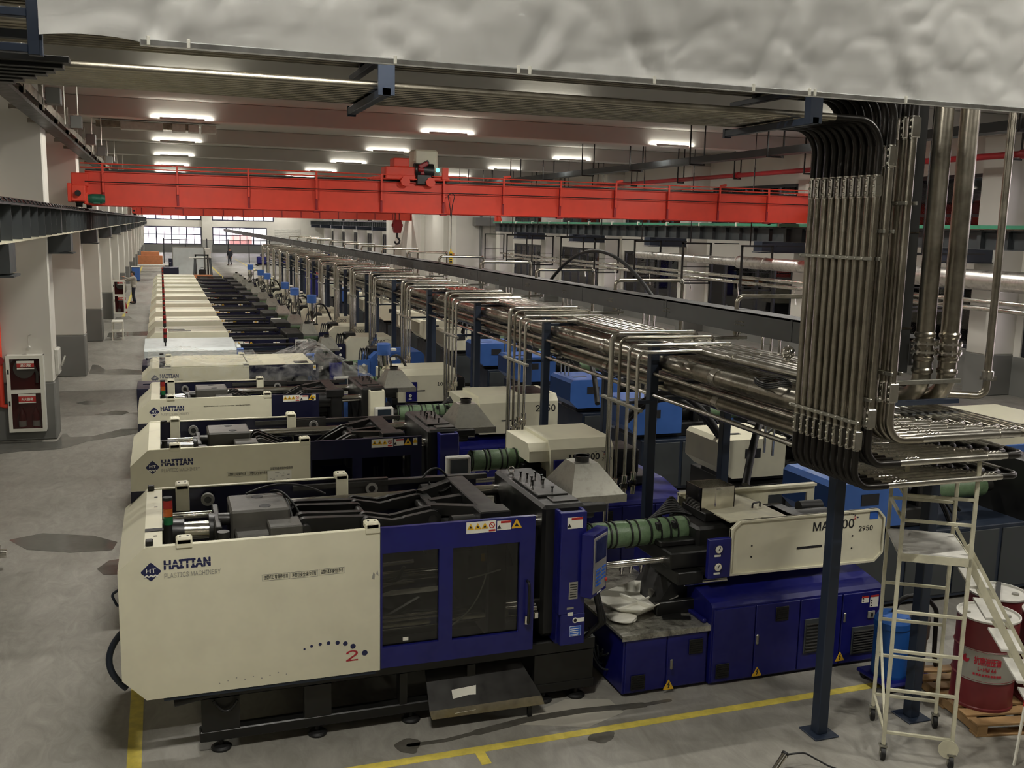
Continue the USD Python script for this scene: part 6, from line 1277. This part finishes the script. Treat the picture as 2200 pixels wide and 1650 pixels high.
# ---------------------------------------------------------------- fire hose cabinets on columns
def fire_cabinet(label, x, y, z, w=.69, h=1.58, d=.2):
    T = thing('fire_cabinet', label, 'fire cabinet', (x, y, z))
    obj('case', MB().box(0, w, .0, .012, 0, h).box(0, .012, -d, 0, 0, h).box(w-.012, w, -d, 0, 0, h).box(0, w, -d, 0, h-.012, h).box(0, w, -d, 0, 0, .012), 'dirty_white', T)
    fr = sbox(0, 0, w, h).difference(sbox(.07, .07, w-.07, .80)).difference(sbox(.07, .88, w-.07, h-.07))
    dr = obj('door', MB().prism(fr, -d-.02, -d, 'y'), 'label_white', T)
    obj('pane', MB().box(.06, w-.06, -d-.012, -d-.008, .06, .81).box(.06, w-.06, -d-.012, -d-.008, .87, h-.06), 'cabinet_glass', dr)
    obj('lining', MB().box(.012, w-.012, -.03, -.012, .02, h-.02), 'dark_red_paint', T)
    obj('hose_reel', MB().lathe([(.03, -.05), (.2, -.05), (.2, .05), (.03, .05)], (.32, -.1, 1.3), 20, axis='y').tube([(.5, -.12, 1.35), (.56, -.12, 1.2), (.55, -.12, 1.0)], .03, 8, .1), 'ink_grey', T)
    for xx in (.24, .50): obj('extinguisher', MB().lathe([(0, .03), (.065, .03), (.07, .05), (.07, .36), (.03, .44), (.02, .5), (0, .5)], (xx, -.1, 0), 14), 'dark_red_paint', T); obj('extinguisher_label', MB().cyl((xx, -.1, .1), (xx, -.1, .22), .072, 14), 'label_white', T)
    for z0, z1, mt, nm in ((1.42, 1.47, 'label_white', 'notice'), (1.34, 1.42, 'label_red', 'notice'), (1.30, 1.325, 'label_white', 'notice'), (.74, .79, 'label_white', 'notice'), (.62, .74, 'label_red', 'notice'), (.60, .62, 'label_white', 'notice')):
        obj(nm, MB().box(.2, .52, -d-.018, -d-.013, z0, z1), mt, dr)
    for t, z0, s, mt in (('消火栓', 1.352, .2, 'label_white'), ('灭火器箱', .655, .22, 'label_white')):
        q = lettering(t, .05, cjk=True, bold=2); q = affinity.scale(q, s/(q.bounds[2]-q.bounds[0]), 1, origin=(0, 0)); obj('notice_lettering', MB().prism(affinity.translate(q, .36-s/2-q.bounds[0], z0), -d-.021, -d-.017, 'y'), mt, dr)
    for zz in (.55, 1.2): obj('door_lock', MB().box(.02, .05, -d-.03, -d-.02, zz, zz+.1, .004), 'ink_black', dr)
    return T
fc = fire_cabinet('white framed fire hose cabinet with red inside on the nearest left column', -3.04, 22.19, .225)
fire_cabinet('far white framed fire cabinet beside the third left column near the floor pipes', -2.10, 47.8, .35, .5, 1.5, .2)
T = thing('fire_pipe', 'red fire water pipe with valve up the nearest left column', 'pipe', (-3.16, 22.1, 0))
obj('riser', MB().cyl((0, 0, .75), (0, 0, 5.0), .05, 12).tube([(0, 0, .9), (0, 0, .75), (.14, 0, .75)], .045, 10, .06), 'red_paint', T); obj('valve', MB().cyl((0, -.09, 1.7), (0, .06, 1.7), .05, 10).lathe([(.02, 0), (.09, 0), (.09, .015), (.02, .015)], (.0, -.1, 1.7), 14, axis='y'), 'dark_red_paint', T)
obj('switch_box', MB().box(-2.18, -2.10, 22.45, 22.95, 1.32, 1.86, .015), 'dirty_white', label='white electric box on the side of the nearest left column', cat='switch box')
T = thing('column_socket', 'looped grey cable with plug hanging on the box of the nearest left column', 'cable', (-2.06, 22.7, 1.5)); obj('loop', MB().ring(np.array([(.06*abs(math.sin(a)), .16*math.cos(a), .18*math.sin(a)) for a in np.linspace(0, PI, 14)]), .018, 8), 'ink_grey', T)
T = thing('trolley_rack', 'white tubular stand on the floor between the third and fourth left columns', 'stand', (-1.85, 40.2, 0))
for x in (0, .36):
    for y in (0, .8): obj('leg', MB().cyl((x, y, 0), (x, y, .7), .02, 8), 'label_white', T)
for z in (.3, .68): obj('shelf_frame', MB().box(-.02, .38, -.02, .82, z, z+.03), 'label_white', T)
T = thing('blue_cabinet', 'small blue cabinet with pale top against the far left columns', 'cabinet', (-2.1, 78, 0)); obj('body', MB().box(0, .55, 0, 1.2, .08, 1.05, .02), 'mid_blue_paint', T); obj('top', MB().box(-.03, .58, -.03, 1.23, 1.05, 1.1, .01), 'label_white', T); obj('plinth', MB().box(.03, .52, .03, 1.17, 0, .08), 'ink_black', T)
T = thing('pump_motor', 'small chrome pump end on the floor at the left edge', 'pump', (-2.12, 13.9, 0)); obj('casing', MB().cyl((-.3, 0, .22), (.0, 0, .22), .12, 16).cyl((.0, 0, .22), (.08, 0, .22), .06, 12), 'chrome', T); obj('foot', MB().box(-.25, -.05, -.1, .1, 0, .12), 'black_iron', T)
obj('wall_bracket', MB().tube([(-2.62, 22.16, 1.95), (-2.62, 22.16, 2.2), (-2.56, 22.16, 2.22)], .008, 6, .03).cyl((-2.62, 22.1, 1.95), (-2.62, 22.2, 1.95), .03, 10), 'dirty_white', label='tiny wire bracket above the near fire cabinet', cat='bracket')

# ---------------------------------------------------------------- people
import manifold3d as m3
def limb_body(bones, joints, length=.03):
    tot = m3.Manifold()
    def ball(p, r): return m3.Manifold.sphere(r, 14).translate(tuple(map(float, p)))
    for a, b in bones:
        tot = tot + m3.Manifold.batch_hull([ball(*joints[a]), ball(*joints[b])])
    tm = tot.refine_to_length(length).to_mesh(); t = trimesh.Trimesh(np.array(tm.vert_properties[:, :3]), np.array(tm.tri_verts)); t.merge_vertices()
    trimesh.smoothing.filter_taubin(t, iterations=8); return t
def person(label, loc, rz, J, cloth, trousers):
    """J: joints (position, radius) standing at the origin and facing +y"""
    T = thing('person', label, 'person', loc, rz)
    limbs = [('pel', 'chest'), ('chest', 'neck'), ('neck', 'head0'), ('head0', 'head1'), ('shL', 'elL'), ('elL', 'wrL'), ('shR', 'elR'), ('elR', 'wrR'), ('shL', 'chest'), ('shR', 'chest'), ('hipL', 'knL'), ('knL', 'anL'), ('hipR', 'knR'), ('knR', 'anR'), ('hipL', 'pel'), ('hipR', 'pel'), ('anL', 'toL'), ('anR', 'toR')]
    hands = []
    JJ = dict(J)
    for s in 'LR':
        w, e = np.array(J['wr'+s][0]), np.array(J['el'+s][0]); d = (w-e)/np.linalg.norm(w-e); side = np.cross(d, [0, 0, 1.]); side /= np.linalg.norm(side)+1e-9
        JJ['pa'+s] = (w+d*.07, .030); limbs.append(('wr'+s, 'pa'+s))
        for k, (o, l) in enumerate(((-.027, .065), (-.009, .08), (.009, .075), (.027, .06))):
            JJ[f'f{s}{k}'] = (w+d*.09+side*o, .010); JJ[f'g{s}{k}'] = (w+d*(.09+l*.6)+side*o-np.array([0, 0, .012]), .009); JJ[f'h{s}{k}'] = (w+d*(.09+l)+side*o-np.array([0, 0, .035]), .008); hands += [(f'f{s}{k}', f'g{s}{k}'), (f'g{s}{k}', f'h{s}{k}')]
        JJ[f't{s}0'] = (w+d*.03-side*.03, .012); JJ[f't{s}1'] = (w+d*.085-side*.05, .010); hands.append((f't{s}0', f't{s}1'))
    h = np.array(J['head1'][0]); JJ['nose'] = (h+[0, .10, -.045], .014); JJ['nose0'] = (h+[0, .085, -.01], .010); JJ['earL'] = (h+[-.078, 0, -.04], .02); JJ['earR'] = (h+[.078, 0, -.04], .02); JJ['chin'] = (h+[0, .06, -.115], .03)
    limbs += [('nose0', 'nose'), ('earL', 'head1'), ('earR', 'head1'), ('chin', 'head1')]
    b = limb_body(limbs+hands, JJ, .025); obj('body', MB().mesh(b, True), 'skin', T)
    def grow(names, k): return {n: (J[n][0], J[n][1]+k) for n in names}
    up = ['pel', 'chest', 'shL', 'elL', 'shR', 'elR', 'hipL', 'hipR']; g = grow(up, .022); g['neck'] = (np.array(J['neck'][0])-[0, 0, .05], .07); g['cwL'] = ((np.array(J['wrL'][0])*.85+np.array(J['elL'][0])*.15), .045); g['cwR'] = ((np.array(J['wrR'][0])*.85+np.array(J['elR'][0])*.15), .045)
    obj('jacket', MB().mesh(limb_body([('pel', 'chest'), ('chest', 'neck'), ('shL', 'elL'), ('elL', 'cwL'), ('shR', 'elR'), ('elR', 'cwR'), ('shL', 'chest'), ('shR', 'chest'), ('hipL', 'pel'), ('hipR', 'pel')], g, .035), True), cloth, T)
    dn = ['hipL', 'knL', 'hipR', 'knR', 'pel']; g = grow(dn, .014); g['aL'] = (np.array(J['anL'][0])+[0, 0, .02], J['anL'][1]+.02); g['aR'] = (np.array(J['anR'][0])+[0, 0, .02], J['anR'][1]+.02)
    obj('trousers', MB().mesh(limb_body([('hipL', 'knL'), ('knL', 'aL'), ('hipR', 'knR'), ('knR', 'aR'), ('hipL', 'pel'), ('hipR', 'pel')], g, .035), True), trousers, T)
    obj('shoes', MB().mesh(limb_body([('a', 'b'), ('c', 'd')], {'a': (np.array(J['anL'][0])*[1, 1, 0]+[0, 0, .045], .045), 'b': (np.array(J['toL'][0])*[1, 1, 0]+[0, .03, .04], .04), 'c': (np.array(J['anR'][0])*[1, 1, 0]+[0, 0, .045], .045), 'd': (np.array(J['toR'][0])*[1, 1, 0]+[0, .03, .04], .04)}, .03), True), 'hair', T)
    hr = limb_body([('a', 'b'), ('a', 'c')], {'a': (h+[0, -.015, .03], .095), 'b': (h+[0, -.05, -.03], .08), 'c': (h+[0, .03, .055], .07)}, .03); obj('hair', MB().mesh(hr, True), 'hair', T)
    obj('eyes', MB().sphere(h+[-.032, .088, -.012], .011, 8).sphere(h+[.032, .088, -.012], .011, 8), 'ink_black', T); obj('mouth', MB().box(h[0]-.022, h[0]+.022, h[1]+.086, h[1]+.096, h[2]-.087, h[2]-.079, .003), 'label_red', T)
    return T
base = {'pel': ((0, 0, .98), .13), 'chest': ((0, .0, 1.30), .15), 'neck': ((0, .02, 1.50), .055), 'head0': ((0, .03, 1.56), .07), 'head1': ((0, .04, 1.64), .095), 'shL': ((-.19, 0, 1.42), .065), 'shR': ((.19, 0, 1.42), .065),
        'hipL': ((-.09, 0, .92), .095), 'hipR': ((.09, 0, .92), .095), 'knL': ((-.10, .04, .50), .062), 'anL': ((-.11, -.04, .09), .042), 'toL': ((-.13, .12, .05), .035), 'knR': ((.11, .05, .50), .062), 'anR': ((.14, .02, .09), .042), 'toR': ((.17, .18, .05), .035)}
reach = dict(base, elL=((-.24, .24, 1.34), .045), wrL=((-.14, .46, 1.44), .034), elR=((.24, .26, 1.24), .045), wrR=((.12, .47, 1.28), .034))
person('person in grey jacket and dark trousers reaching to the left column, beside a leaning pole', (-1.48, 57.8, 0), PI/2, reach, 'grey_cloth', 'dark_cloth')
obj('leaning_pole', MB().bar((-2.02, 57.55, .0), (-2.75, 57.5, 2.2), .07, .05), 'dirty_white', label='pale pole leaning against the left column beside the person', cat='pole')
wb = np.array(trimesh.creation.icosphere(2, .28).vertices)*[1, 1, .4]; obj('white_bag', MB().add(wb+[-2.25, 56.6, .1], trimesh.creation.icosphere(2, .28).faces, True), 'label_white', label='white bag on the floor at the feet of the person', cat='bag')
hang = dict(base, elL=((-.27, .02, 1.14), .045), wrL=((-.26, .12, .90), .034), elR=((.27, .02, 1.14), .045), wrR=((.26, .12, .90), .034))
person('distant person in dark clothes standing by the far fence', (6.7, 107, 0), 2.6, hang, 'dark_cloth', 'dark_cloth')

# ---------------------------------------------------------------- far end of the hall: pale booth, blue lift, forklift, trolleys, fence
T = thing('white_booth', 'large pale grey-white partition box at the far end of the machine row', 'booth', (.75, 84, 0)); obj('body', MB().box(.1, 2.5, 0, 3, 0, 2.35, .02), 'cool_white_paint', T); obj('corner_frame', MB().box(.06, .12, -.03, .03, 0, 2.42).box(2.46, 2.52, -.03, .03, 0, 2.42).box(.06, 2.52, -.03, .03, 2.36, 2.42), 'ink_grey', T); obj('side_wing', MB().box(2.62, 3.05, 1.0, 3.5, 0, 2.3, .02), 'dirty_white', T)
T = thing('blue_lift', 'dark blue compact lift truck beyond the last machine', 'lift truck', (.1, 76, 0)); obj('body', MB().box(-.05, 1.05, 0, 1.0, .12, 1.18, .04), 'navy_paint', T); obj('mast', MB().box(.38, .66, .6, .8, 1.1, 1.78, .02).box(.42, .56, .3, .7, 1.18, 1.5, .03), 'navy_paint', T); obj('seat', MB().box(.1, .4, .3, .7, 1.18, 1.28, .03), 'black_rubber', T); obj('maker_plate', MB().box(.45, .62, -.012, 0, .42, .48), 'label_white', T)
for x in (.12, .88): obj('wheel', MB().cyl((x, .1, .12), (x+.1, .1, .12), .12, 14), 'black_rubber', T)
T = thing('forklift', 'old orange-brown forklift with overhead guard beyond the last machine', 'forklift', (2.55, 68, 0))
obj('counterweight', MB().prism([(-.62, .3), (-.66, .7), (-.58, 1.02), (.58, 1.02), (.66, .7), (.62, .3)], 0, .6, 'y'), 'orange_paint', T); obj('chassis', MB().box(-.5, .5, .5, 2.0, .3, .9, .04), 'orange_paint', T); obj('seat', MB().box(-.22, .22, .8, 1.2, .9, 1.35, .05), 'black_rubber', T)
obj('name_panel', MB().box(-.2, .25, -.012, 0, .78, .88), 'worn_paint', T); obj('tow_block', MB().box(-.1, .12, -.1, 0, .45, .62, .02), 'orange_paint', T)
for x in (-.55, .55):
    obj('guard_post', MB().bar((x, .45, 1.0), (x*.86, .55, 2.05), .14, .1), 'dark_steel_paint', T); obj('guard_post', MB().bar((x, 1.7, .8), (x*.86, 1.5, 2.05), .08), 'dark_steel_paint', T)
    for y in (.45, 1.75): obj('wheel', MB().cyl((x-.12*np.sign(x), y, .28), (x+.08*np.sign(x), y, .28), .28, 18), 'black_rubber', T)
obj('roof_guard', MB().box(-.56, .56, .45, 1.6, 2.05, 2.1, .01), 'black_iron', T); obj('mast', MB().box(-.45, -.35, 2.05, 2.2, .1, 2.3).box(.35, .45, 2.05, 2.2, .1, 2.3).box(-.45, .45, 2.05, 2.2, 2.2, 2.3), 'black_iron', T); obj('steering_wheel', MB().ring(np.array([(.16*math.cos(a), 1.45+.05*math.sin(a), 1.3+.15*math.sin(a)) for a in np.linspace(0, 6.1, 20)]), .015, 6), 'black_rubber', T)
obj('roof_board', MB().box(-.85, .1, .4, .9, 2.1, 2.14), 'dirty_white', T)
obj('stained_box', MB().box(-2.2, .1, 104, 105.2, 0, 1.0, .02).box(-1.9, -.2, 104.2, 105, 1.0, 1.4, .02), 'orange_paint', label='brown boxes stacked at the far left end of the aisle', cat='boxes')
obj('steel_table', MB().box(-2.0, 2.2, 92, 93.4, .5, .62, .01).box(-1.9, -1.8, 92.1, 93.3, 0, .5).box(2.0, 2.1, 92.1, 93.3, 0, .5), 'dirty_white', label='long low pale table across the far end of the aisle', cat='table')
for i, x in enumerate((9.35, 11.5, 13.1)):
    lb = f'{("left", "middle", "right")[i]} one of three small blue trolleys far behind'
    if i == 0:
        tr = thing('tool_trolley', lb, 'trolley', (x, 106, 0)); obj('body', MB().box(0, 1.3, 0, .8, .2, .95, .08), 'blue_paint', tr); obj('top_lump', MB().box(.35, .8, .2, .6, .95, 1.25, .08), 'navy_paint', tr); obj('skid', MB().box(-.15, 1.45, -.1, .9, .06, .2, .01), 'black_iron', tr)
        for xx in (0, 1.2): obj('wheel', MB().cyl((xx, .1, .06), (xx+.1, .1, .06), .06, 10), 'black_rubber', tr)
    else: dup(tr, 'tool_trolley', lb, (x, 106, 0))
T = thing('mesh_fence', 'dark post and mesh fence across the far end of the hall', 'fence', (0, 112, 0))
for k in range(8): obj('post', MB().box(.2+k*2.2, .3+k*2.2, -.04, .04, 0, 2.6), 'window_black', T)
for k in range(7): obj('mesh_panel', MB().box(.3+k*2.2, 2.4+k*2.2, -.01, .01, .1, 2.45), 'fence_mesh', T)
obj('top_rail', MB().box(.2, 15.7, -.03, .03, 2.44, 2.5), 'window_black', T)
T = thing('red_machine', 'red and white machine part glimpsed between the far rack posts', 'machine', (8.1, 55, 0)); obj('head', MB().box(.0, 1.0, 0, .8, 1.7, 2.1, .05), 'red_paint', T); obj('stand', MB().box(.1, .9, .1, .7, 0, 1.7, .02), 'dirty_white', T)
for i, (x, y) in enumerate(((9.2, 70), (10.9, 74), (8.3, 62))):
    T = thing('blue_column', f'{ORD[i]} tall blue cabinet glimpsed between the far rack posts', 'cabinet', (x, y, 0)); obj('body', MB().box(0, .9, 0, .8, 0, 2.4, .02), 'navy_paint', T); obj('door', MB().box(.05, .85, -.02, 0, .1, 2.3, .01), 'blue_paint', T)
